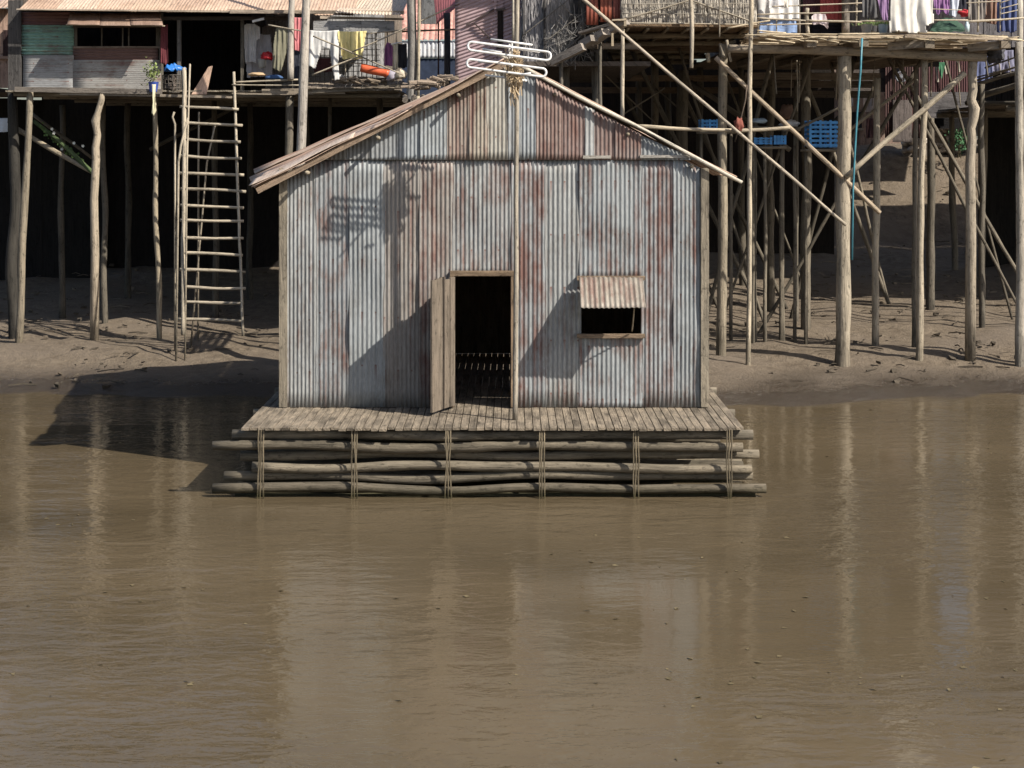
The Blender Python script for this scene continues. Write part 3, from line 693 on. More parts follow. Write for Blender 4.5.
# washing on the left veranda
cloth('curtain', 'narrow dark red curtain in the doorway edge beside the potted plant', 'curtain', 160.5, 24, 168, 64, 39.85, (.16, .02, .03), RECT, 2, .02, None)
cloth('shirt', 'grey shirt hanging in shade just right of the dark doorway', 'shirt', 241, 23, 260, 62, 40.3, (.72, .70, .70), SHIRT)
cloth('sheet', 'large grey sheet hanging behind the red bag', 'sheet', 245, 33, 273, 77, 40.5, (.50, .48, .52), [(.15, 0), (.9, .02), (1, .5), (.96, 1), (.5, .96), (.08, 1), (0, .45)], 6, group='clothes hung out to dry')
cloth('trousers', 'olive green trousers hanging between the grey sheet and the grey pole', 'trousers', 271, 27, 288, 71, 39.5, (.24, .225, .14), [(.3, 0), (1, 0), (.95, .5), (.6, 1), (.1, .95), (.15, .4)], 3)
cloth('shirt', 'dark shirt hanging at the back behind the olive trousers', 'shirt', 262, 24, 281, 55, 41.6, (.24, .22, .22), SHIRT)
cloth('shirt', 'bright pink red shirt hung behind the thick leaning pole', 'shirt', 291, 17, 308, 51, 38.95, (.66, .15, .17), RECT, 4, .03)
cloth('trousers', 'dark blue trousers hanging below the bright pink shirt', 'trousers', 293, 50, 306, 80, 39.4, (.045, .05, .075), RECT, 3, .03)
cloth('trousers', 'pale grey trousers hung wide with legs apart beside the yellow cloth', 'trousers', 308, 30, 339, 80, 38.9, (.60, .59, .57), [(.05, 0), (1, 0), (1, .35), (1, 1), (.86, 1), (.70, .36), (.45, .33), (.25, .75), (.0, .72), (.02, .3)], 4, .04)
cloth('towel', 'yellow fringed towel hung over the veranda rail', 'towel', 336.5, 31, 366.5, 60, 38.9, (.86, .70, .20), [(0, 0), (1, 0), (.9, .6), (.86, .95), (.6, .98), (.45, .93), (.22, .98), (.12, .55)], 8, .045)
cloth('shirt', 'dark red shirt hanging in shade behind the grey trousers', 'shirt', 314, 58, 332, 72, 40.2, (.13, .04, .045), RECT, 3)
cloth('shirt', 'purple shirt hanging near the right end of the veranda', 'shirt', 384, 42, 393, 66, 39.0, (.22, .045, .18), [(.3, 0), (.7, .02), (1, .2), (.95, 1), (0, .97), (.05, .3)], 3, .03)
cloth('shirt', 'cream shirt squeezed between the purple and the black shirts', 'shirt', 392.5, 43, 398, 69, 39.05, (.68, .60, .42), RECT, 2, .03)
cloth('shirt', 'black shirt hanging against the dark grey weathered pole', 'shirt', 396.5, 43.5, 407, 68, 39.1, (.022, .022, .028), RECT, 3, .03)
m = MB(); m.tube([P(391, 44.5, 38.95), P(398, 42.8, 38.95), P(408, 42.4, 38.95)], .016, 6); tag(m.build('clothes_hanger', PLASTIC, None, (.8, .8, .78), smooth=True), 'white plastic hanger bar above the cream and black shirts', 'hanger')
def blob(name, label, cat, x, y, Y, sx, sy, sz, col, mat=CLOTH, seed=0, group=None, rough=.22, root=None, nu=22, nv=14):
    c = P(x, y, Y); m = MB()
    def fn(u, v):
        t, f = u*6.2832, v*math.pi; d = V((math.cos(t)*math.sin(f), math.sin(t)*math.sin(f), -math.cos(f)))
        k = 1+rough*mnoise.noise(d*1.7+V((seed, 0, 0)))+rough*.5*mnoise.noise(d*4+V((0, seed, 0)))
        return c+V((d.x*sx*k, d.y*sy*k, max(d.z, -.75)*sz*k))
    m.grid(fn, nu, nv, (sx*6, sz*6)); o = m.build(name, mat, root, col, smooth=True)
    if root is None: tag(o, label, cat, group)
    return o
blob('red_bag', 'bright red plastic bag hanging in front of the grey sheet', 'bag', 266.5, 56.5, 40.1, .16, .10, .10, (.55, .02, .03), PLASTIC, 3, rough=.5)
m = MB(); c = P(262, 68, 40.1); m.tube([c, c+V((0, 0, .02)), c+V((0, 0, .18)), c+V((0, 0, .2)), c+V((0, 0, .19))], [.07, .085, .105, .115, .09], 16); tag(m.build('bucket', ALU, None, (.42, .41, .38), smooth=True), 'small dull metal pail below the bright red bag', 'pail')
blob('cloth_bundle', 'tan straw hat lying on the veranda rail by the doorway', 'hat', 257, 74.5, 39.2, .2, .16, .05, (.5, .36, .22), CLOTH, 5)
blob('cloth_bundle', 'folded blue cloth lying beside the tan straw hat', 'cloth', 274, 77.5, 39.2, .2, .14, .06, (.06, .12, .26), CLOTH, 7)
m = MB(); m.pole(P(361, 67.5, 38.95), P(389, 74, 38.95), .085, .115, .25, 10, 12, .25); tag(m.build('orange_bag', PLASTIC, None, (.68, .13, .05), smooth=True), 'long orange bag lying on the firewood of the veranda', 'bag')
blob('cloth_bundle', 'grey and lilac bundle at the right end of the orange bag', 'bundle', 392, 75.5, 38.95, .13, .1, .14, (.42, .39, .46), CLOTH, 9, rough=.4)
blob('cloth_bundle', 'cream bundle lying against the dark grey weathered pole', 'bundle', 401, 75, 38.9, .12, .1, .12, (.55, .48, .38), CLOTH, 10, rough=.4)
blob('cloth_bundle', 'small white bundle lying behind the firewood', 'bundle', 340, 77.5, 39.6, .10, .1, .07, (.6, .6, .6), CLOTH, 11)
mb = MB()
for k in range(46):
    x = R(342, 386); y = R(78.5, 83.5); L_ = R(.18, .5); an_ = R(-.6, .6); p = P(x, y, R(38.9, 39.3)); d = V((math.cos(an_), R(-.3, .3), math.sin(an_)*.6))*L_/2
    mb.tube([p-d, p+d], R(.014, .03), 6)
tag(mb.build('firewood', WOOD, None, (.30, .24, .18)), 'heap of split firewood on the veranda floor under the orange bag', 'firewood')

# neighbour at the far left edge
nb = thing('neighbour_house', 'pinkish plank house just showing at the left edge of the view', 'house', P(-30, 300, 43))
a_ = P(-120, 88, 43); b_ = P(9, 88, 43)
quadwall(nb, 'wall', (a_.x, 43, a_.z), (b_.x, 43, b_.z), P(0, 8, 43).z, (.48, .33, .26)); pxbox(nb, 'window', 3, 30, 9, 56, 42.93, .04, WOOD, (.05, .03, .03)); pxbox(nb, 'sill', -4, 56, 10, 59, 42.9, .08, WOOD, (.4, .28, .22))
MB().corr(P(-130, 8, 42.4), P(10, 8, 42.4), P(10, 8, 42.4)+V((0, 5, 1.9)), P(-130, 8, 42.4)+V((0, 5, 1.9)), .1, .012).build('roof', TIN, nb, (.4, .3, .24), .2, smooth=True, thick=.003)
MB().box(P(-55, 91, 45)+V((0, 1, 0)), (3.3, 6, .1)).build('floor', WOOD, nb, (.2, .16, .13))
for x in (-110, -60, -8): post(nb, x, 92, x, 158, 43.1, 7, .2, .5)
quadwall(nb, 'under_shade_screen', (a_.x, 49, .6), (b_.x+1, 49, .6), 6.5, (.02, .018, .016), bw=.3)  # another added screen, coloured near-black as the darkness below the floor
cloth('striped_cloth', 'white and blue striped cloth hanging under the pinkish house at the left edge', 'cloth', -12, 118, 8, 132, 42.6, (.62, .68, .75), RECT, 2, .03, None)

# ================================================================== 4. houses behind the middle
th = thing('tiled_house', 'house with a pink red tile roof and white wall seen between poles and mauve wall', 'house', P(430, 250, 52))
mb = MB(); e0, e1 = P(376, 42, 51.93), P(475, 42, 51.93)
def tile(u, v):
    p = e0.lerp(e1, u)+V((0, 5.2*v, 3.4*v)); row = (v*20) % 1; co = (u*17) % 1
    return p+V((0, 0, .045*(1-row)+.045*abs(math.sin(math.pi*u*17))))
mb.grid(tile, 136, 100, (2.8, 6)); mb.build('roof', TILE, th, (.56, .31, .26))
wt = sheet(th, 'wall', 380, 41, 470, 58, 52, (.72, .74, .78), 0, True, amp=.012, pitch=.13)
pxbox(th, 'lower_wall', 380, 58.2, 470, 130, 52.05, .1, PAINT, (.035, .05, .09))
quadwall(th, 'side_wall', (P(470, 0, 52).x+.05, 58, 2), (P(470, 0, 52).x+.05, 52, 2), 8.4, (.3, .26, .24))
mh = thing('mauve_house', 'house with mauve level-ribbed tin wall and narrow dark slot window behind the antenna', 'house', P(490, 280, 45))
def mw(x, y, d=0):      # points on the receding wall: nearer at its right end
    t = (x-455)/(530-455); Y = 38.1-.12*t-d; return P(x, y, Y)
def mwz(x, z, d=0): p = mw(x, 0, d); return V((p.x, p.y, z))
zt, zb = 9.1, 4.0
for (x0, x1, z0, z1, c, r) in ((455, 497.5, zb, zt, (.46, .34, .355), .04), (503.5, 531, zb, zt, (.46, .34, .355), .04), (497.5, 503.5, P(0, 12, 38.2).z, zt, (.46, .34, .355), .04), (497.5, 503.5, zb, P(0, 46, 38.2).z, (.46, .34, .355), .04)):
    tl = .30; MB().corr(mwz(x0, z1-(497-x0)*tl/39), mwz(x0, z0-(497-x0)*tl/39), mwz(x1, z0-(497-x1)*tl/39), mwz(x1, z1-(497-x1)*tl/39), .082, .014, .006, nv=10).build('wall_sheet', TIN, mh, c, r, smooth=True, thick=.003)
for (x0, y0, x1, y1) in ((466, 25, 494, 9), (474, 23, 492, 40)): MB().plank(mw(x0, y0, .06), mw(x1, y1, .06), .03, .035, (0, 1, 0)).build('batten', WOOD, mh, (.10, .075, .07))
for (x, y) in ((500.5, 9.5), (500.5, 47)): MB().plank(mw(x-4, y+.4, .05), mw(x+5, y-.4, .05), .05, .05, (0, 0, 1)).build('window_frame', WOOD, mh, (.13, .10, .09))
a_, b_ = mwz(455, zb), mwz(531, zb)
quadwall(mh, 'side_wall', (b_.x, 40.8, zb), (b_.x, b_.y+.05, zb), zt, (.16, .13, .12)); quadwall(mh, 'back_wall', (b_.x, 40.9, zb), (a_.x, 40.9, zb), zt, (.16, .13, .12))
MB().corr(a_+V((-.4, -.5, zt-zb-.02)), b_+V((.3, -.5, zt-zb-.02)), b_+V((.3, 3, zt-zb+1.0)), a_+V((-.4, 3, zt-zb+1.0)), .1, .012).build('roof', TIN, mh, (.4, .3, .24), .2, smooth=True, thick=.003)
for x in (462, 492, 524): p = mwz(x, zb); MB().pole(p+V((0, .2, .1)), V((p.x, p.y+.2, gz(p.y)-.4)), .09, .1).build('post', WOOD, mh, wcol(.2, .4), smooth=True)
mb = MB(); mb.corr(P(433, -9, 46.3), P(468, -12, 45.8), P(461, 3, 44.6), P(436.5, 24.5, 44.8), .09, .004, .01); mb.build('awning', TIN, mh, (.36, .13, .14), 0, smooth=True, thick=.004)
pxbox(mh, 'awning_wall', 421, -4, 436, 24, 47, .05, WOOD, (.20, .205, .21))
mb = MB(); mb.pole(P(447, 13, 44.6), V((P(446.5, 0, 44.6).x, 44.6, gz(44.6)-.4)), .085, .10, .2, 16, 8); tag(mb.build('dark_post', WOOD, None, (.075, .075, .085), smooth=True), 'thick dark post under the maroon awning left of the mauve wall', 'post')
mb = MB(); mb.pole(P(438.5, 18, 45.0), V((P(438, 0, 45).x, 45.0, gz(45)-.4)), .022, .028, .3, 16, 6); tag(mb.build('dark_post', WOOD, None, (.12, .065, .06), smooth=True), 'thin dark red post left of the thick dark post', 'post')
mb = MB(); mb.pole(P(402, 31.5, 41.2), P(466, 29, 41.2), .026, .022, .4, 10); tag(mb.build('bamboo_bar', WOOD, None, (.50, .36, .22), smooth=True), 'level tan bamboo bar across the tile roof, its end over the mauve wall', 'bar')
mb = MB()
for k in range(60):
    x = R(409, 450); p = P(x, 88-(x-409)*.22+R(-4, 3), R(35.0, 36.4)); d = V((R(-1, 1), R(-.4, .4), R(-.25, .25)))*R(.08, .3); mb.tube([p-d, p+d], R(.01, .045), 6)
rubz = thing('driftwood_pile', 'heap of broken wood and debris at the foot of the dark grey weathered pole', 'debris', P(425, 96, 35.5))
mb.build('sticks', WOOD, rubz, (.34, .27, .21))
m = MB(); 
for k in range(5): m.pole(P(405+9*k, 100, 34.6), P(405+9*k, 97, 37.4), .06, .06, .3, 6)
m.build('support_poles', WOOD, rubz, (.2, .17, .14))
for x in (408, 446): post(rubz, x, 99, x, 158, 36, 6, .2, .4, name='support_post')
# thatched hut wall
hh = thing('thatched_hut', 'hut walled with shaggy dark grey dry leaf thatch right of the antenna pole', 'hut', P(560, 290, 37.6))
YH = 37.6
def thatch(root, name, x0, y0, x1, y1, Y, col, n, L=(.3, .7), wd=(.012, .03), tilt=.12, depth=.07):
    mb = MB(); a, b = P(x0, y1, Y), P(x1, y0, Y)
    mb.box(((a.x+b.x)/2, Y+depth+.03, (a.z+b.z)/2), (b.x-a.x, .03, b.z-a.z))
    for k in range(n):
        z = a.z+(b.z-a.z)*R(.02, 1); x = R(a.x, b.x); l_ = R(*L); w_ = R(*wd); an_ = random.gauss(0, tilt)
        l_ = min(l_, z-a.z+.06)
        y0_ = Y+depth*R(-.2, 1); y1_ = y0_-R(.0, .06); i = len(mb.v); d = V((math.sin(an_)*l_, y1_-y0_, -math.cos(an_)*l_))
        p = V((x, y0_, z)); s_ = V((w_/2, R(-.3, .3)*w_, 0)); mid = p+d*.5+V((0, -.015, 0))
        mb.v += [p-s_, p+s_, mid+s_, mid-s_, p+d+s_*.4, p+d-s_*.4]
        g = (R(0, 60), R(0, 60)); mb.f += [(i, i+1, i+2, i+3), (i+3, i+2, i+4, i+5)]
        mb.u += [((g[0], g[1]), (g[0]+w_, g[1]), (g[0]+w_, g[1]+l_/2), (g[0], g[1]+l_/2)), ((g[0], g[1]+l_/2), (g[0]+w_, g[1]+l_/2), (g[0]+w_, g[1]+l_), (g[0], g[1]+l_))]
    return mb.build(name, LEAF, root, col)
thatch(hh, 'thatch_wall', 523, -58, 544, 66, YH, (.30, .29, .295), 1500)
thatch(hh, 'thatch_wall', 545.5, -58, 567, 64, YH-.06, (.29, .275, .265), 1500)
thatch(hh, 'thatch_wall', 566, -58, 586, 52, YH+.05, (.2, .19, .175), 1200, tilt=.35)
for (x, w_, c) in ((544.6, 2.2, .05), (524, 2, .1), (576, 4, .04), (588, 5, .035)): pxbox(hh, 'upright', x-w_/2, -30, x+w_/2, 60, YH-.12, .06, WOOD, (c, c*.95, c*.95))
for (x0, y0, x1, y1) in ((522, 36, 568, 0), (545, 42, 590, 8), (556, 58, 600, 20), (560, 2, 582, 26)): rod(hh, x0, y0, YH-.25, x1, y1, YH-.22, 1.2, .20, .1, .8, 'stick')
mb = MB()
for k in range(90):
    p = P(R(556, 596), R(14, 58), YH-.2+R(-.1, .1)); d = V((random.gauss(0, 1), R(-.3, .3), random.gauss(0, 1))).normalized()*R(.1, .35); mb.tube([p-d, p+d], R(.004, .009), 4)
mb.build('twigs', LEAF, hh, (.22, .21, .2))
for (x0, x1, c) in ((586, 598, (.26, .075, .05)), (600, 612, (.30, .085, .05)), (613, 624, (.22, .07, .055))): sheet(hh, 'red_sheet', x0, -58, x1, 25 if x0 < 600 else 22, YH-.4, c, .12, True, label=None)
zf = P(0, 64, YH).z
MB().box(((P(520, 0, YH).x+P(640, 0, YH).x)/2, YH+4.5, zf), (3.1, 9.3, .1)).build('floor', WOOD, hh, (.12, .1, .085))
quadwall(hh, 'back_wall', (P(520, 0, YH).x, 43.5, zf), (P(622, 0, YH).x, 43.5, zf), 9.6, (.14, .12, .1))
MB().corr(P(515, -64, 37.2), P(622, -64, 37.2), P(622, -64, 37.2)+V((0, 7, 1.0)), P(515, -64, 37.2)+V((0, 7, 1.0)), .1, .012).build('roof', TIN, hh, (.35, .27, .22), .3, smooth=True, thick=.003)
for a_ in ((597, 50, 596, 104, 37.9, 5, .20, .2), (601.5, 48, 598, 108, 38.0, 3.5, .22, .2), (592, 52, 596, 110, 38.05, 3, .17, .2), (566, 62, 566, 112, 38.2, 9, .12, .3), (540, 66, 540, 112, 38.3, 7, .13, .3)):
    post(hh, *a_)
# stepped gangway beam between hut and woven house
gw = thing('timber_gangway', 'sloping stepped gangway of grey squared timbers rising to the woven-wall house', 'gangway', P(590, 300, 40))
for (x0, y0, x1, y1, w_, dy, c) in ((553, 62, 584, 46.5, 7, 0, .24), (582, 45, 594, 38, 7, -.06, .22), (593, 42, 606, 32, 6.5, -.12, .27), (606, 34, 626, 22, 6, -.2, .25), (580, 33, 612, 24.5, 3.2, .2, .22)):
    MB().plank(P(x0, y0, 37.1+dy*.6), P(x1, y1, 36.75+dy*.6), .22, w_/F*37, (0, 0, 1), .012).build('stringer', WOOD, gw, (c*1.45, c*1.27, c*1.1))
MB().plank(P(584, 46, 37.3), P(640, 46.5, 37.5), .14, 6/F*37, (0, 0, 1)).build('cross_beam', WOOD, gw, (.2, .165, .13))
for (x, y0, y1) in ((612.5, 33, 46), (625.2, 18, 26)): pxbox(gw, 'peg', x-1.2, y0, x+1.2, y1, 36.5, .05, WOOD, (.42, .35, .25))
MB().plank(P(612, 20.3, 36.55), P(626, 19.8, 36.55), .12, 1.6/F*37, (0, 0, 1)).build('tread', WOOD, gw, (.5, .42, .31))
for x in (561, 600): post(gw, x, 58 if x < 580 else 40, x, 130, 37.2, 4, .16, .3)
# ================================================================== 5. woven-wall stilt house
YV = 37.0
vh = thing('woven_house', 'stilt house with pale grey woven leaf walls on a thin bamboo floor edge', 'house', P(690, 300, YV))
thatch(vh, 'woven_wall', 621.5, -70, 756, 22.5, YV+.12, (.47, .43, .37), 5200, (.2, .5), (.012, .026), .06, .04)
for y in (-12, 4, 13.5): rod(vh, 622, y, YV+.02, 755, y+R(-1, 1), YV+.02, .9, .33, .2, .7, 'wall_cane')
for x in (651, 667, 683, 705, 735): rod(vh, x, -60, YV+.03, x+R(-1, 1), 22, YV+.03, .9, .22, .2, .7, 'wall_cane')
rod(vh, 625, 19, YV-.03, 694, -1, YV-.03, 2.0, .33, .4, .4, 'brace'); rod(vh, 688, -1, YV-.03, 752, 21.8, YV-.03, 2.0, .30, .4, .4, 'brace')
rod(vh, 618, 23, YV-.1, 757, 24.5, YV-.1, 1.6, .46, .5, .3, 'floor_edge')
MB().box(V(((P(622, 0, YV).x+P(757, 0, YV).x)/2, YV+7.4, P(0, 25.8, YV).z)), (P(757, 0, YV).x-P(622, 0, YV).x+.05, 14.9, .06)).build('floor', WOOD, vh, (.23, .16, .10))
for (Yb, y_) in ((38.4, 0), (41, 0), (44, 0), (47, 0), (50, 0)):
    z = P(0, 25.8, YV).z-.12; MB().pole((P(616, 0, YV).x, Yb, z), (P(760, 0, YV).x, Yb, z), .075, .07, .3, 10).build('joist', WOOD, vh, wcol(.24, .7), smooth=True)
for k in range(7):
    x = P(628+20*k, 0, YV).x; z = P(0, 25.8, YV).z-.06; MB().pole((x, YV, z), (x, 51, z), .035, .035, .3, 8).build('joist', WOOD, vh, wcol(.26, .7), smooth=True)
quadwall(vh, 'side_wall', (P(621, 0, YV).x, YV+.2, P(0, 25, YV).z), (P(621, 0, YV).x, 47.2, P(0, 25, YV).z), 9.7, (.25, .23, .21))
quadwall(vh, 'back_wall', (P(621, 0, YV).x, 47.2, P(0, 25, YV).z), (P(756, 0, YV).x, 47.2, P(0, 25, YV).z), 9.7, (.25, .23, .21))
MB().corr(P(612, -66, 36.3), P(764, -66, 36.3), P(764, -66, 36.3)+V((0, 11, 1.0)), P(612, -66, 36.3)+V((0, 11, 1.0)), .1, .012).build('roof', TIN, vh, (.38, .3, .24), .3, smooth=True, thick=.003)
quadwall(vh, 'under_shade_screen', (P(500, 0, 52).x, 52.3, 1.0), (P(836, 0, 52).x, 52.3, 1.0), 7.7, (.026, .02, .016), bw=.3)  # added backing, its near-black colour deepens the shade behind the stilts
# stilts and braces
for a_ in ((622.5, 29, 621.5, 118, 36.8, 4.2, .44, .45, .7), (655, 62, 654, 120, 47, 8, .16, .6), (683, 70, 683, 150, 43, 11.5, .15, .5), (723.5, 44, 722, 152, 37.6, 9.5, .28, .6, .3), (640, 60, 640, 120, 50, 7, .11, .5), (700, 62, 700, 150, 49, 7, .10, .5), (668, 60, 668, 150, 50.5, 7, .09, .5), (740, 60, 742, 150, 47, 7, .12, .5)):
    post(vh, *a_)
rod(vh, 690.5, -8, 36.75, 691.5, 68, 36.7, 4.6, .50, .4, .4, 'hanging_strut', 8); rod(vh, 719.5, -20, 36.8, 719.5, 37, 36.8, 1.6, .34, .4, .5, 'hanging_strut')
post(vh, 751.5, -30, 749, 145, 36.5, 4.6, .44, .55, .7, n=8)
m = MB(); m.pole(P(578, -5, 36.2), P(753, 145, 36.2), .040, .036, .4, 22, 8, .05); m.pole(P(753, 145, 36.2), P(846, 225, 36.5), .036, .034, .3, 8, 8, .05); m.build('brace', WOOD, vh, (.46, .40, .32), smooth=True)
m = MB(); m.pole(P(715.5, 57.5, 37.0), P(806, 143, 36.9), .052, .05, .3, 14, 8, .05); m.pole(P(806, 143, 36.9), P(880, 213, 36.9), .05, .05, .3, 8, 8, .05); m.build('brace', WOOD, vh, (.42, .34, .25), smooth=True)
rod(vh, 637, 126, 36.4, 735, 130.5, 36.5, 4.2, .44, .65, .5, 'tie_pole', 7, 12); rod(vh, 732, 131, 36.45, 790, 127.3, 36.55, 4.0, .42, .6, .6, 'tie_pole', 7)
rod(vh, 580, 50, 42, 660, 128, 42.5, 1.6, .2, .6, .4, 'brace'); rod(vh, 610, 122, 41, 665, 88, 41, 1.8, .2, .5, .5, 'brace'); rod(vh, 655, 88, 44, 690, 118, 44, 2, .14, .5, .4, 'brace'); rod(vh, 690, 82, 44, 790, 150, 43, 6, .16, .5, .3, 'brace')
for (y, Y, c) in ((78, 48, .24), (90, 50, .16), (48, 42, .2)):
    MB().plank(P(560 if y > 60 else 630, y, Y), P(745, y+.5, Y), .1, 6/F*Y, (0, 0, 1)).build('cross_beam', WOOD, vh, (c, c*.72, c*.48))
rod(vh, 727, 40, 37.1, 731, 62, 37.1, 3, .36, .5, .6, 'lashing_stub'); rod(vh, 720, 44, 37.2, 724, 58, 37.1, 4, .24, .5, .6, 'lashing_stub'); rod(vh, 707.5, 54, 37.5, 708.5, 62, 37.4, 5, .5, .9, .2, 'beam_end')
m = MB(); m.tube([P(747, 85, 36.45), P(745.5, 100, 36.45), P(741, 118, 36.4), P(735, 142, 36.4)], .016, 5); tag(m.build('cord', WOOD, None, (.16, .12, .09), smooth=True), 'dark slack cord hanging from the slim pale stilt to the red rag', 'cord')
blob('red_rag', 'small dull red rag tied on the level tie pole near the slim stilt', 'rag', 738.5, 124.5, 36.3, .09, .06, .13, (.24, .085, .065), CLOTH, 21, rough=.6)

# ================================================================== 6. big deck on the right
dh = thing('stilt_deck', 'wide plank deck on thick log stilts at the upper right with a bamboo rail', 'deck', P(880, 300, YV))
zd = P(0, 36.5, 36.5).z
x0w, x1w = P(757, 0, 36.5).x, P(1012, 0, 36.5).x
mb = MB(); n_ = 15
for i in range(n_):
    Yp = 36.62+.29*i; mb.plank((x0w+R(-.2, .1), Yp, zd+R(-.01, .01)), (x1w+R(-.35, .12), Yp+R(-.05, .05), zd+R(-.01, .01)), .26, .035, (0, 0, 1), .008)
mb.build('planking', WOOD, dh, (.54, .43, .30))
MB().box(((x0w+x1w)/2, 45.6, zd-.03), (x1w-x0w+.1, 9.6, .05)).build('floor', WOOD, dh, (.22, .17, .12))
for (x0, y0, x1, y1, w_, dy) in ((757, 33.2, 850, 34.6, 1.8, -.1), (760, 36.3, 845, 37.2, 1.4, -.14), (757, 30.5, 786, 32.8, 1.6, -.05), (765, 38.8, 795, 43, 1.8, -.2), (758, 42.5, 779, 43.2, 1.5, -.22), (803, 36.2, 827, 40.4, 2.0, -.2), (805, 41, 818, 41.4, 1.6, -.25), (838, 34.5, 900, 33.4, 2.4, -.12), (895, 31.8, 1008, 37.6, 2.6, -.16), (900, 35.8, 1022, 39.8, 1.8, -.22), (860, 36.6, 985, 38.4, 1.8, -.18), (985, 38, 1026, 41, 1.6, -.3), (745, 35, 800, 34.2, 1.5, -.2), (728, 28, 770, 20.5, 1.8, -.1)):
    rod(dh, x0, y0, 36.6+dy, x1, y1, 36.6+dy, w_, .58, .8, .5, 'deck_pole')
MB().plank(P(838, 37.0, 36.3), P(905, 36.6, 36.3), .05, 3.2/F*36.5, (0, 0, 1), .01).build('edge_board', WOOD, dh, (.5, .4, .28)); MB().plank(P(905, 36.2, 36.25), P(1003, 38.8, 36.25), .05, 3.0/F*36.5, (0, 0, 1), .01).build('edge_board', WOOD, dh, (.47, .38, .28))
m = MB(); m.pole(P(728, 48.5, 36.9), P(860, 51.5, 36.9), .095, .105, .15, 14, 10, .06); m.pole(P(858, 51.5, 36.92), P(986, 57.5, 36.9), .10, .095, .15, 14, 10, .06); m.build('main_beam', WOOD, dh, (.37, .31, .235), smooth=True)
for (xa, xb, Ya, ya) in ((808, 816, 36.4, 41.5), (861, 867, 36.3, 41), (924, 936, 36.3, 42.5), (1000, 1012, 36.3, 42.5)):
    p = P((xa+xb)/2, ya+2, Ya); MB().plank(p, p+V((-.35, 9, 0)), .2, .15, (0, 0, 1)).build('joist', WOOD, dh, (.30, .25, .19))
for (xa, xb, y_) in ((932, 888, 44), (1010, 968, 45.5)):
    MB().plank(P(xa, y_-1.5, 36.4), P(xb, y_+2.5, 36.75), .1, 8/F*36.5, (0, 0, 1)).build('joist', WOOD, dh, (.36, .31, .25))
for a_ in ((845, 56, 843.5, 148, 37.0, 14, .36, .5, .2), (806, 58, 806, 148, 40.5, 10, .22, .5, .3), (796, 78, 796, 148, 42, 5, .16, .4), (877.5, 78, 876.5, 146, 38.3, 7, .38, .5, .35), (924.5, 60, 921.5, 146, 37.1, 6.8, .45, .55, .4), (916, 66, 915, 146, 38.2, 5, .20, .4, .3), (1019.5, 42, 1019.5, 146, 36.6, 8.5, .40, .2, .25), (771, 62, 771, 148, 44, 8, .14, .5), (930, 118, 930, 146, 44, 8, .13, .4), (1020, 0, 1020, 60, 36.9, 7, .5, .15, .1)):
    post(dh, *a_)
m = MB(); r = .10
m.tube([P(973, 58, 37.0), P(972, 75, 37.0), P(973, 90, 37.0), P(971, 100, 37.0), P(974.5, 109, 37.0), P(973.5, 118, 37.0), P(971, 128, 37.0), P(972, 140, 37.0), P(970, 165, 37.0), P(971, 230, 37.0), P(970, 390, 37.0)], [r*1.05, r, r*.95, r, r*1.15, r*1.05, r*.95, r*.98, r*1.05, r*1.1, r*1.2], 10); m.build('post', WOOD, dh, (.42, .36, .28), smooth=True)
rod(dh, 965, 73, 36.95, 846, 177, 36.8, 6.2, .46, .55, .25, 'brace', 8); rod(dh, 916, 79, 38.5, 850, 130, 38.6, 4, .30, .6, .3, 'brace'); rod(dh, 845, 112, 39.5, 806, 148, 39.2, 5, .06, .3, .3, 'brace'); rod(dh, 876, 83, 40, 848, 146, 40.2, 4, .14, .6, .4, 'brace'); rod(dh, 838, 108, 38, 796, 130, 38.4, 3, .24, .5, .4, 'brace')
rod(dh, 774, 52, 37.4, 776.5, 94, 37.4, 1.6, .16, .4, .9, 'hanging_stick'); rod(dh, 838.5, 44, 37, 836, 100, 38, 2, .26, .4, .6, 'hanging_stick')
for (y, Y, c) in ((84, 44, .13), (76, 42, .22), (94, 47, .10)): MB().plank(P(745, y, Y), P(880, y+.5, Y), .1, 7/F*Y, (0, 0, 1)).build('cross_beam', WOOD, dh, (c, c*.8, c*.62))
for k in range(26):
    x = R(757, 990); L_ = R(12, 45); rod(dh, x, R(34, 42), 36.45+R(-.25, .1), x+L_, R(35, 43), 36.45+R(-.25, .1), R(1.0, 2.0), R(.36, .6), .8, .6, 'deck_pole', 5, 4)
# bamboo rail
for (x0, y0, x1, y1, w_) in ((772, 6.5, 800, 5.6, 1.5), (798, 5.6, 862, 3.0, 1.5), (757, 14.6, 806, 13.2, 1.6), (800, 13.6, 862, 11.4, 1.4), (757, 18, 806, 20.6, 1.8), (806, 20.2, 862, 22, 2.2), (758, 24.6, 812, 23.6, 1.4), (860, 20.8, 968, 20.2, 1.6), (966, 21.6, 1026, 17.8, 2.4), (930, 9, 962, 10, 1.0), (966, 3, 1000, 1, 1.2), (1000, 9, 1018, 4, 1.2), (1000, 3, 1018, -3, 1.2), (1000, 14, 1018, 10, 1.2)):
    rod(dh, x0, y0, 36.55, x1, y1, 36.55, w_, .5, .5, .5)
for (x, y0, y1, w_) in ((758.5, 18, 36, 1.6), (776.5, 20, 34, 1.4), (807.5, 8, 34, 4.5), (856.5, -6, 26, 2.2), (978.5, -10, 32, 2.4), (969, -10, 20, 1.6), (1000, -6, 31, 1.6)): rod(dh, x, y0, 36.6, x+R(-.8, .8), y1, 36.6, w_, .42, .5, .4, 'rail_post')
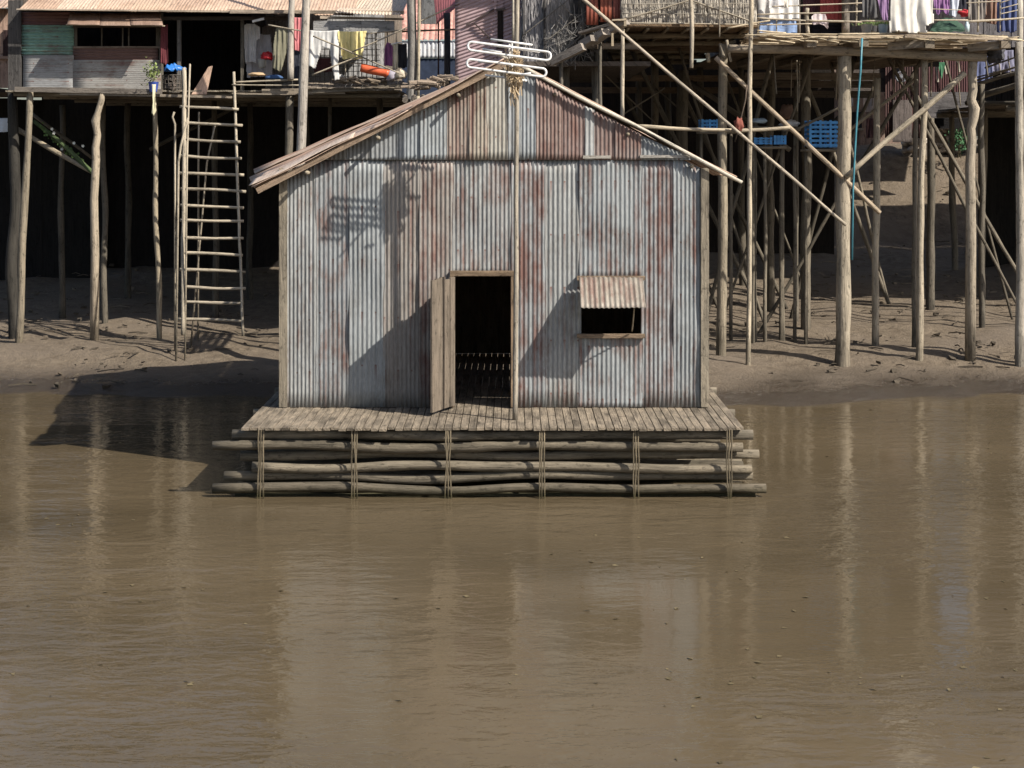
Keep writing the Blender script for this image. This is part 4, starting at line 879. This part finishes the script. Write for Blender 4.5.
# house standing on the deck
dk = thing('deck_house', 'grey board house at the back of the wide plank deck behind the washing', 'house', P(890, 36, 40.6))
YK = 40.6; zf = zd+.02
def kx(x): return P(x, 0, YK).x
quadwall(dk, 'wall', (kx(752), YK, zf), (kx(800), YK, zf), 10.8, (.50, .51, .53)); quadwall(dk, 'wall', (kx(800), YK+.5, zf), (kx(846), YK+.5, zf), 10.8, (.085, .075, .075)); quadwall(dk, 'wall', (kx(846), YK+.1, zf), (kx(900), YK+.1, zf), 10.8, (.14, .135, .14)); quadwall(dk, 'wall', (kx(900), YK, zf), (kx(1040), YK, zf), 10.8, (.19, .18, .19))
quadwall(dk, 'side_wall', (kx(752), 50, zf), (kx(752), YK+.1, zf), 10.8, (.2, .18, .16)); quadwall(dk, 'back_wall', (kx(752), 50.2, zf), (kx(1040), 50.2, zf), 10.8, (.2, .18, .16))
MB().corr(P(742, -62, 38.4), P(1050, -62, 38.4), P(1050, -62, 38.4)+V((0, 12, 1.4)), P(742, -62, 38.4)+V((0, 12, 1.4)), .1, .012).build('roof', TIN, dk, (.38, .3, .24), .3, smooth=True, thick=.003)
for (x, w_) in ((845, 9), (798.5, 4)): MB().pole(P(x, -55, 39.4), P(x+.5, 33, 39.4), w_/2/F*39.4, None, .2, 10).build('veranda_post', WOOD, dk, (.25, .22, .19), smooth=True)
# washing and pots on the deck
cloth('sheet', 'white sheet draped over the deck rail in bright sun, biggest cloth of all', 'sheet', 889.5, -14, 934, 33, 36.35, (.74, .70, .62), [(.05, 0), (.95, 0), (1, .8), (.8, .82), (.82, .97), (.5, 1), (.2, .96), (.0, 1)], 4, .035)
cloth('shirt', 'deep red cloth hanging at the back of the deck by the brown veranda post', 'cloth', 820, -12, 845, 20, 39.5, (.34, .03, .03), RECT, 5)
cloth('shirt', 'dark maroon cloth hanging left of the deep red cloth', 'cloth', 803, -12, 821, 15, 39.7, (.10, .03, .045), RECT, 4)
cloth('shirt', 'white and pink shirt hanging on the deck rail above the dark doorway', 'shirt', 811, 13.5, 828.5, 30, 36.8, (.62, .50, .52), [(.2, 0), (.8, .02), (1, .55), (.95, .95), (.75, .7), (.5, .62), (.1, .68), (0, .2)], 3, .03)
cloth('shirt', 'pale shirt hanging high at the left end of the bamboo rail', 'shirt', 764, -12, 790, 8, 37.0, (.72, .70, .70), SHIRT, 3)
cloth('shirt', 'small cream cloth pegged on the rail below the pale shirt', 'cloth', 784, -4, 788, 8, 36.5, (.72, .64, .52), RECT, 1, .02)
cloth('sarong', 'lilac purple sarong hanging left of the large white sheet', 'sarong', 873, -14, 890, 22, 37.4, (.30, .15, .36), [(.1, 0), (1, 0), (.9, .55), (.85, .95), (.6, 1), (.45, .75)], 4)
cloth('trousers', 'dark grey trousers hanging by the potted herbs', 'trousers', 861, -14, 877, 18, 38.0, (.10, .10, .105), TROUS, 3)
cloth('skirt', 'violet skirt bunched up right of the large white sheet', 'skirt', 932, -2, 950, 15, 37.2, (.26, .09, .30), [(.05, 0), (.95, 0), (1, .6), (.85, 1), (.6, .75), (.35, 1), (.1, .7)], 5)
cloth('shirt', 'pale blue cloth hanging between the violet skirt and a black cloth', 'cloth', 949.5, -14, 961, 17, 37.6, (.52, .56, .68), [(.3, 0), (1, 0), (.8, .6), (.55, 1), (0, .95), (.1, .4)], 2)
cloth('shirt', 'black cloth hanging right of the pale blue cloth', 'cloth', 957, -14, 969, 14, 37.7, (.025, .025, .04), RECT, 2)
cloth('blanket', 'brown blanket hanging high by the right rail post', 'blanket', 984, -14, 1000, 24, 38.0, (.27, .14, .09), [(.3, 0), (1, 0), (.8, 1), (0, .95)], 3)
cloth('blanket', 'grey brown blanket hanging left of the brown blanket', 'blanket', 966, -14, 986, 22, 38.4, (.23, .2, .18), RECT, 4)
cloth('tarpaulin', 'dark blue cloth hanging at the right end of the deck', 'cloth', 997, -14, 1018, 32, 37.6, (.055, .085, .24), RECT, 4)
m = MB(); c0 = P(930, 31.5, 36.7)
m.grid(lambda u, v: P(929+38*u, 31.5-(13.5*math.sin(math.pi*min(1, u*1.02))**.7)*(math.sin(math.pi*.5*v)), 36.6+1.0*v)+V((0, 0, .04*mnoise.noise(V((u*8, v*4, 0))))), 36, 10, (.9, 1))
tag(m.build('tarpaulin', CLOTH, None, (.045, .085, .06), smooth=True, thick=.01), 'dark green tarpaulin heaped on the deck beside the large white sheet', 'tarpaulin')
blob('red_bundle', 'red and white bundle resting on the rail above the dark green tarpaulin', 'bundle', 964, 13.5, 36.8, .11, .08, .08, (.5, .05, .06), CLOTH, 31, rough=.5)
m = MB(); c = P(967, 32, 36.45); m.tube([c, c+V((0, 0, .16)), c+V((0, 0, .18)), c+V((0, 0, .22))], [.05, .052, .03, .028], 10); tag(m.build('water_bottle', PLASTIC, None, (.55, .68, .72), smooth=True), 'pale blue plastic bottle standing at the right end of the green tarpaulin', 'bottle')
def pot(x, y, Y, label, col, n, r=.12):
    t = thing('potted_herb', label, 'potted plant', P(x, y, Y), 'potted herbs along the deck edge')
    c = P(x, y, Y); m = MB(); m.tube([c, c+V((0, 0, .01)), c+V((0, 0, .17)), c+V((0, 0, .19)), c+V((0, 0, .18))], [r*.7, r*.75, r, r*1.05, r*.8], 14); m.build('pot', PLASTIC, t, col)
    m = MB()
    for k in range(n):
        p = c+V((random.gauss(0, .1), random.gauss(0, .07), .17)); d = V((random.gauss(0, .5), random.gauss(0, .4), R(.3, 1))).normalized()*R(.05, .13); s_ = V((.008, R(-.004, .004), 0)); i = len(m.v)
        m.v += [p-s_, p+s_, p+d+s_*.2, p+d-s_*.2]; m.f.append((i, i+1, i+2, i+3)); g = R(0, 30); m.u.append(((g, g),)*4)
    m.build('leaves', LEAF, t, (.24, .33, .12))
pot(866.5, 33, 36.9, 'grey bucket with sparse grassy herbs by the left herb row', (.28, .28, .27), 50, .125); pot(883, 33, 36.75, 'pale blue pot of bright green grass beside the large white sheet', (.30, .40, .48), 120, .11); pot(873, 32, 37.3, 'dark pot of herbs between the grey bucket and the pale blue pot', (.08, .08, .085), 70, .10)
pxbox(dk, 'blue_board', 759, 21.5, 797, 36, 40.5, .04, PAINT, (.16, .27, .52)); pxbox(dk, 'white_board', 764, 27.5, 797, 30, 40.42, .04, PAINT, (.72, .74, .78)); 
pxbox(dk, 'doorway', 812, 25, 846, 36, 40.95, .04, WOOD, (.02, .02, .03))
m = MB(); m.tube([P(862, 38, 36.2), P(860.6, 70, 36.2), P(859, 88, 36.2), P(857, 115, 36.2), P(855, 150, 36.2), P(853, 190, 36.2), P(852, 260, 36.0)], .022, 7); tag(m.build('blue_hose', PLASTIC, None, (.06, .22, .28), smooth=True), 'teal hose hanging straight down from the deck edge beside the thickest stilt', 'hose')
cloth('sheet', 'added off-white sheet standing in for the sunlit house panel behind the bamboo rail', 'sheet', 757, -14, 799, 19, 37.3, (.66, .65, .64), RECT, 4, .03)  # cloth added in the sun where the house wall stays shaded
cloth('sheet', 'added blue sheet standing in for the sunlit house boards under the off-white sheet', 'sheet', 759, 20, 797, 33, 37.35, (.17, .30, .58), RECT, 4, .03)  # added likewise, catching sun in place of the shaded blue boards
def strut(root, x, Yq, dx, w_, v, ztop):
    a = V(((x-CX)/F*Yq, Yq, ztop)); b = V((a.x+dx, Yq+R(-.8, .8), 0)); b.z = gz(b.y)-.3; r = w_/2/F*Yq
    MB().pole(a, b, r, r*.9, .5, 16, 7).build('strut', WOOD, root, wcol(v, .5), smooth=True)
for k in range(9): strut(dh, 770+22*k+R(-8, 8), R(40, 45), random.choice((-1, 1))*R(1.5, 4.2), R(2.5, 5), R(.09, .2), zd-.1)
for k in range(9):
    x = R(765, 960); Yq = R(37.5, 42); rod(dh, x, 60, Yq, x+R(-3, 3), R(80, 112), Yq, R(.8, 1.8), R(.16, .4), .5, 1.0, 'hanging_stick')
for k in range(6): strut(vh, 575+28*k+R(-8, 8), R(41, 47), random.choice((-1, 1))*R(1.5, 3.6), R(2.5, 5), R(.08, .17), 7.5)
# ================================================================== 7. things under and behind the deck
def crate(x, y, Y, wpx, hpx, label, col, rot=0):
    s_ = Y/F; W, H, D = wpx*s_, hpx*s_, .6; c = P(x, y, Y); m = MB(); t = thing('blue_crate', label, 'crate', c, 'blue plastic crates under the right deck')
    ex = V((math.cos(rot), math.sin(rot), 0)); ey = V((-math.sin(rot), math.cos(rot), 0)); th_ = .035
    n_ = max(3, int(H/.09))
    for k in range(n_):
        z = (k+.5)*H/n_
        for (o_, e_, L_) in ((ey*-D/2, ex, W), (ey*D/2, ex, W), (ex*-W/2, ey, D), (ex*W/2, ey, D)): m.box(c+o_+V((0, 0, z)), (L_, th_, H/n_*.55), e_, e_.cross(V((0, 0, 1)))*-1)
    for i in range(4):
        q = -W/2+W*i/3
        for s2 in (-1, 1): m.box(c+ex*q+ey*s2*(D/2+.012)+V((0, 0, H/2)), (.05, .03, H), ex, ey)
    m.build('slats', PLASTIC, t, col)
    m = MB(); m.box(c+V((0, 0, .02)), (W*.97, D*.95, .03), ex, ey); m.build('base', PLASTIC, t, col)
BL = (.09, .37, .82)
def rack(x0, x1, y, Y, label):
    t = thing('log_rack', label, 'rack', P((x0+x1)/2, 300, Y), 'pole racks under the right deck')
    m = MB()
    for k in range(5): m.pole(P(x0, y+1.5, Y)+V((0, -.35+.17*k, 0)), P(x1, y+1.5, Y)+V((0, -.35+.17*k, 0)), .03, .03, .3, 6)
    m.build('shelf', WOOD, t, wcol(.22, .5))
    for x in (x0+3, x1-3): post(t, x, y, x, y+30, Y, 3.5, .2, .5, name='leg')
rack(698, 734, 131, 39.5, 'low pole rack holding the small blue crate left of the slim stilt'); crate(712, 130.5, 39.5, 22, 11, 'small blue crate left of the slim pale stilt', BL)
rack(752, 784, 146, 39.2, 'pole rack behind the level tie pole holding two blue crates'); crate(761, 144.5, 39.2, 16, 7, 'low blue crate behind the level tie pole', BL); crate(778, 144.5, 39.2, 10, 9, 'narrow blue crate right of the low blue crate', BL)
rack(803, 842, 149, 39.0, 'pole rack holding the tall blue crate beside the thickest stilt'); crate(823, 147.5, 39.0, 30, 27, 'tall slatted blue crate beside the thickest stilt', BL)
blob('plastic_sack', 'pale blue sack on the level tie pole behind the slim stilt', 'sack', 759, 121, 38.9, .17, .12, .07, (.40, .50, .58), PLASTIC, 41, rough=.4)
blob('plastic_sack', 'white sack lying behind the diagonal brace above the low blue crate', 'sack', 789, 124, 39.2, .2, .15, .09, (.62, .6, .58), PLASTIC, 43, rough=.4)
blob('cloth_bundle', 'brown ragged bundle hung under the deck above the white sack', 'bundle', 787, 112, 41, .15, .12, .2, (.26, .17, .13), CLOTH, 45, rough=.5)
for (x, y, Y) in ((759, 127.5, 39.0), (789, 129.5, 39.2)): rack(x-9, x+9, y-1, Y, 'small pole rack holding the %s sack' % ('pale blue' if x < 770 else 'white'))
# far maroon house behind the deck
fh = thing('maroon_house', 'far house with a dark maroon tin wall seen under the right end of the deck', 'house', P(930, 146, 54))
YF = 54.0
sheet(fh, 'wall_sheet', 885, 40, 928, 138, YF, (.085, .045, .045), .2); sheet(fh, 'wall_sheet', 926, 40, 968, 104, YF-.03, (.11, .05, .055), .1)
pxbox(fh, 'wall_or_shade_board', 925, 92, 968, 118, YF-.12, .04, WOOD, (.17, .16, .165)); pxbox(fh, 'wall_or_shade_board', 836, 60, 886, 92, YF+.1, .04, WOOD, (.12, .10, .09)); pxbox(fh, 'wall_or_shade_board', 893, 100, 912, 142, YF-.08, .04, WOOD, (.2, .17, .16))
pxbox(fh, 'wall_or_shade_board', 925, 111, 968, 128.5, YF+.4, .04, WOOD, (.014, .013, .014)); pxbox(fh, 'wall_or_shade_board', 966, 55, 1060, 136, YF+3, .05, WOOD, (.014, .013, .014))  # near-black boards added as painted shade under the deck
MB().corr(P(830, 39, YF-.4), P(1060, 39, YF-.4), P(1060, 39, YF-.4)+V((0, 6, 1.6)), P(830, 39, YF-.4)+V((0, 6, 1.6)), .1, .012).build('roof', TIN, fh, (.36, .28, .22), .3, smooth=True, thick=.003)
for (x, y0, y1, w_) in ((936, 63, 82, 1.8), (957.5, 60, 72, 1.8), (944.5, 62, 74, 1.6), (913.5, 70, 82, 1.5)): MB().plank(P(x, y0, YF-.4), P(x+2, y1, YF-.4), .03, w_/F*YF, (1, 0, 0)).build('hanging_strip', PAINT, fh, (.62, .58, .48))
cloth('flag_cloth', 'small dark green cloth hung on the maroon tin wall under the deck', 'cloth', 937, 62, 946, 79, YF-.5, (.05, .24, .11), [(.0, 0), (1, 0), (.5, 1)], 2, .03, None)
m = MB(); m.tube([P(901, 77, YF-.8)+V((.16*math.cos(6.283*k/16), 0, .16*math.sin(6.283*k/16))) for k in range(16)], .03, 6, True); 
for k in range(6): t = 3.1416*k/6; d = V((math.cos(t), 0, math.sin(t)))*.15; m.tube([P(901, 77, YF-.8)-d, P(901, 77, YF-.8)+d], .012, 4)
tag(m.build('fan_guard', ALU, None, (.2, .21, .24), smooth=True), 'round pale wire fan guard hung beside the maroon wall', 'fan guard')
pxbox(fh, 'wall_bracket', 899.5, 66, 902.5, 72, YF-.82, .8, WOOD, (.1, .09, .08))
# right-hand walkway with rails
wk = thing('rail_walkway', 'sagging pole walkway with slanting rails at the far right edge', 'walkway', P(1000, 300, 41))
for (x0, y0, x1, y1, w_, c) in ((972, 82, 1030, 62, 2.2, .26), (972, 86, 1030, 70, 4, .22), (974, 78, 1020, 66, 1.6, .2), (980, 96, 1030, 80, 6, .17), (985, 68, 1030, 52, 2, .22), (966, 103, 1030, 103, 5, .09)): rod(wk, x0, y0, 41.5, x1, y1, 40.2, w_, c, .35, .5, 'walkway_pole')
for x in (985, 998, 1008): rod(wk, x, 56, 40.8, x+3, 76, 40.8, 1.6, .26, .3, .5, 'rail_post')
for x in (982, 1026): post(wk, x, 84, x, 146, 40.9, 6, .15, .4)
cloth('tarpaulin', 'faded blue tarpaulin hung behind the slanting walkway rails', 'tarpaulin', 968, 56, 992, 82, 42.5, (.10, .13, .30), RECT, 4)
cloth('tarpaulin', 'lilac grey cloth hung behind the walkway rails nearest the picture edge', 'cloth', 990, 50, 1014, 72, 42.6, (.20, .20, .32), RECT, 4)
blob('dark_bundle', 'tangled dark bundle with green scraps tied at the end of the main deck beam', 'bundle', 996, 55, 37.3, .17, .12, .2, (.09, .09, .10), CLOTH, 51, rough=.8); 
# low rubble walls on the bank behind
for i, (x0, x1, Y, lab) in enumerate(((902, 928, 57.6, 'pale rubble stone wall between the two slim stilts under the deck'), (934, 968, 57.8, 'pale rubble stone wall right of the slim stilts behind the green bush'), (978, 994, 58, 'low pale stone block wall near the right edge under the deck'))):
    t = thing('rubble_wall', lab, 'wall', P((x0+x1)/2, 149, Y)); mb = MB()
    for k in range(60 if i < 2 else 20):
        x = R(x0, x1); y = R(128.5, 152); c = P(x, y, Y+R(-.15, .15)); s_ = R(.06, .14); b_ = len(mb.v); sd_ = R(0, 99)
        mb.grid(lambda u, v: c+V((math.cos(6.283*u)*math.sin(math.pi*v), math.sin(6.283*u)*math.sin(math.pi*v), -math.cos(math.pi*v)*.8))*s_*(1+.35*mnoise.noise(V((math.cos(6.283*u)*2+sd_, math.sin(6.283*u)*2, v*3)))), 8, 5, (1, 1))
    mb.build('stones', STONE, t, (.60, .53, .45), smooth=True)
    pxbox(t, 'mortar_core', x0+1, 129, x1-1, 165, Y, .15, STONE, (.3, .26, .22))
    pxbox(t, 'coping', x0-.5, 127.2, x1+.5, 129.2, Y-.15, .45, STONE, (.55, .5, .42))
bs = thing('green_bush', 'small green leafy bush in front of the rubble stone wall under the deck', 'bush', P(959, 150, 56.5)); m = MB()
for k in range(260):
    p = P(959+random.gauss(0, 4.5), 138+random.gauss(0, 5.5), 56.5+R(-.3, .3)); d = V((R(-1, 1), R(-1, .3), R(-1, 1))).normalized()*.11; s_ = d.cross(V((R(-1, 1), R(-1, 1), R(-1, 1)))).normalized()*.03; i = len(m.v)
    m.v += [p, p+d*.5+s_, p+d, p+d*.5-s_]; m.f.append((i, i+1, i+2, i+3)); g = R(0, 30); m.u.append(((g, g),)*4)
m.build('leaves', LEAF, bs, (.09, .2, .10)); m = MB()
for k in range(6): m.tube([P(959+R(-2, 2), 158, 56.5), P(959+R(-6, 6), 136, 56.5)], .012, 4)
m.build('stems', WOOD, bs, (.12, .1, .06))

rh = thing('rear_house', 'distant pinkish plank house glimpsed between the stilts left of the maroon wall', 'house', P(866, 146, 61))
a_, b_ = P(832, 146, 61), P(905, 146, 61)
quadwall(rh, 'wall', (a_.x, 61, 5.1), (b_.x, 61, 5.1), 8.6, (.34, .25, .21)); MB().corr(P(826, 50, 60.6), P(912, 50, 60.6), P(912, 50, 60.6)+V((0, 5, 1.8)), P(826, 50, 60.6)+V((0, 5, 1.8)), .1, .012).build('roof', TIN, rh, (.36, .28, .22), .3, smooth=True, thick=.003)
pxbox(rh, 'window', 852, 112, 862, 128, 60.95, .04, WOOD, (.03, .03, .04)); pxbox(rh, 'sill', 850, 128.2, 864, 130.5, 60.9, .1, WOOD, (.5, .44, .36))
for (x0, y0, x1, y1, c, lab, Y) in ((863, 92, 874, 112, (.66, .55, .48), 'pale pink cloth hung on the distant plank house behind the teal hose', 60.6), (846, 86, 853, 106, (.6, .62, .66), 'whitish cloth hung on the distant plank house left of the teal hose', 60.6), (866, 118, 880, 138, (.16, .07, .07), 'dark red cloth hung low on the distant plank house', 60.5)):
    cloth('cloth', lab, 'cloth', x0, y0, x1, y1, Y, c, RECT, 3, .04, 'clothes on the distant plank house')
# litter on the bank: twigs, bark and clods nobody could count
mb = MB()
for k in range(2600):
    Y = R(35.2, 57); x = R(-17, 19)*(1+(Y-36)*.02); z = gz(Y)+.25*mnoise.noise(V((x*.22, Y*.22, 0)))+.02
    if mnoise.noise(V((x*.5, Y*.5, 30))) < -.05 and R(0, 1) < .8: continue
    if R(0, 1) < .55:
        t = R(0, 6.3); d = V((math.cos(t), math.sin(t), R(-.1, .1)))*R(.05, .3); mb.tube([V((x, Y, z))-d, V((x, Y, z+R(0, .04))), V((x, Y, z))+d], R(.006, .02), 4)
    else:
        w_ = R(.03, .13); mb.box((x, Y, z), (w_, w_*R(.5, 1.4), w_*R(.2, .8)), V((1, R(-1, 1), R(-.3, .3))), V((0, 1, R(-.3, .3))), None, w_*.2)
o = mb.build('bank_litter', WOOD, None, (.2, .165, .125)); o['kind'] = 'stuff'; o['label'] = 'twigs and clods scattered over the muddy bank under the stilt houses'

# added stilt house, mostly out of view, put in to shade the bank
shade_house = thing('stilt_house', 'added stilt house, mostly out of view beyond the right edge, shading the bank', 'house', P(1060, 330, 42))
zf = P(0, 104, 43).z
ex0, ex1 = P(1010, 0, 43).x, P(1010, 0, 43).x+12
mb = MB()
for i in range(40): x = ex0+(ex1-ex0)*(i+.5)/40; mb.box((x, 46.6+R(-.1, .1), zf), ((ex1-ex0)/40-.01, 7.6, .05))
mb.build('floor', WOOD, shade_house, (.22, .18, .14))
for Yb in (43, 46.5, 50): MB().pole((ex0-.1, Yb, zf-.13), (ex1+.1, Yb, zf-.13), .09, .08, .3, 12).build('floor_beam', WOOD, shade_house, wcol(.2, .5), smooth=True)
quadwall(shade_house, 'wall', (ex0+.9, 44.5, zf+.03), (ex1-.2, 44.5, zf+.03), 10.4, (.07, .065, .065)); quadwall(shade_house, 'side_wall', (ex0+.9, 50.2, zf+.03), (ex0+.9, 44.6, zf+.03), 10.4, (.09, .08, .075)); quadwall(shade_house, 'under_shade_screen', (ex0+1.2, 50.3, .8), (ex1, 50.3, .8), zf-.1, (.02, .018, .016), bw=.3)  # the last one is an added near-black screen painting the underfloor shade
MB().corr((ex0+.3, 43, 10.1), (ex1+.6, 43, 10.1), (ex1+.6, 47, 12.0), (ex0+.3, 47, 12.0), .1, .012, nv=8).build('roof', TIN, shade_house, (.4, .3, .24), .2, smooth=True, thick=.003)
MB().corr((ex0+.3, 47.02, 12.0), (ex1+.6, 47.02, 12.0), (ex1+.6, 51, 10.1), (ex0+.3, 51, 10.1), .1, .012, nv=8).build('roof', TIN, shade_house, (.4, .3, .24), .2, smooth=True, thick=.003)
for x in (ex0+.3, ex0+3.4, ex0+6.5, ex0+9.6, ex1-.2):
    for Yb in (43.05, 46.5, 50): MB().pole((x+R(-.1, .1), Yb, zf-.03), (x+R(-.15, .15), Yb, gz(Yb)-.5), .085, .10, .4, 16, 8).build('post', WOOD, shade_house, wcol(.2, .4), smooth=True)
# drifting leaves and scum on the water
mb = MB()
for k in range(520):
    Y = R(13.5, 34.5); x = R(-.34, .34)*Y
    if abs(x+.1) < 4.4 and Y > 24: continue
    if mnoise.noise(V((x*.18, Y*.55, 12))) < .08: continue
    t = R(0, 6.3); r = R(.012, .05); d = V((math.cos(t), math.sin(t), 0))*r; e_ = V((-math.sin(t), math.cos(t), 0))*r*R(.3, .8); p = V((x, Y, .006)); i = len(mb.v)
    mb.v += [p-d, p-d*.2+e_+V((0, 0, .008)), p+d, p-d*.2-e_]; mb.f.append((i, i+3, i+2, i+1)); g = R(0, 30); mb.u.append(((g, g),)*4)
o = mb.build('drifting_leaves', LEAF, None, (.13, .105, .06)); o['kind'] = 'stuff'; o['label'] = 'dead leaves and scum drifting in loose streaks on the brown water'
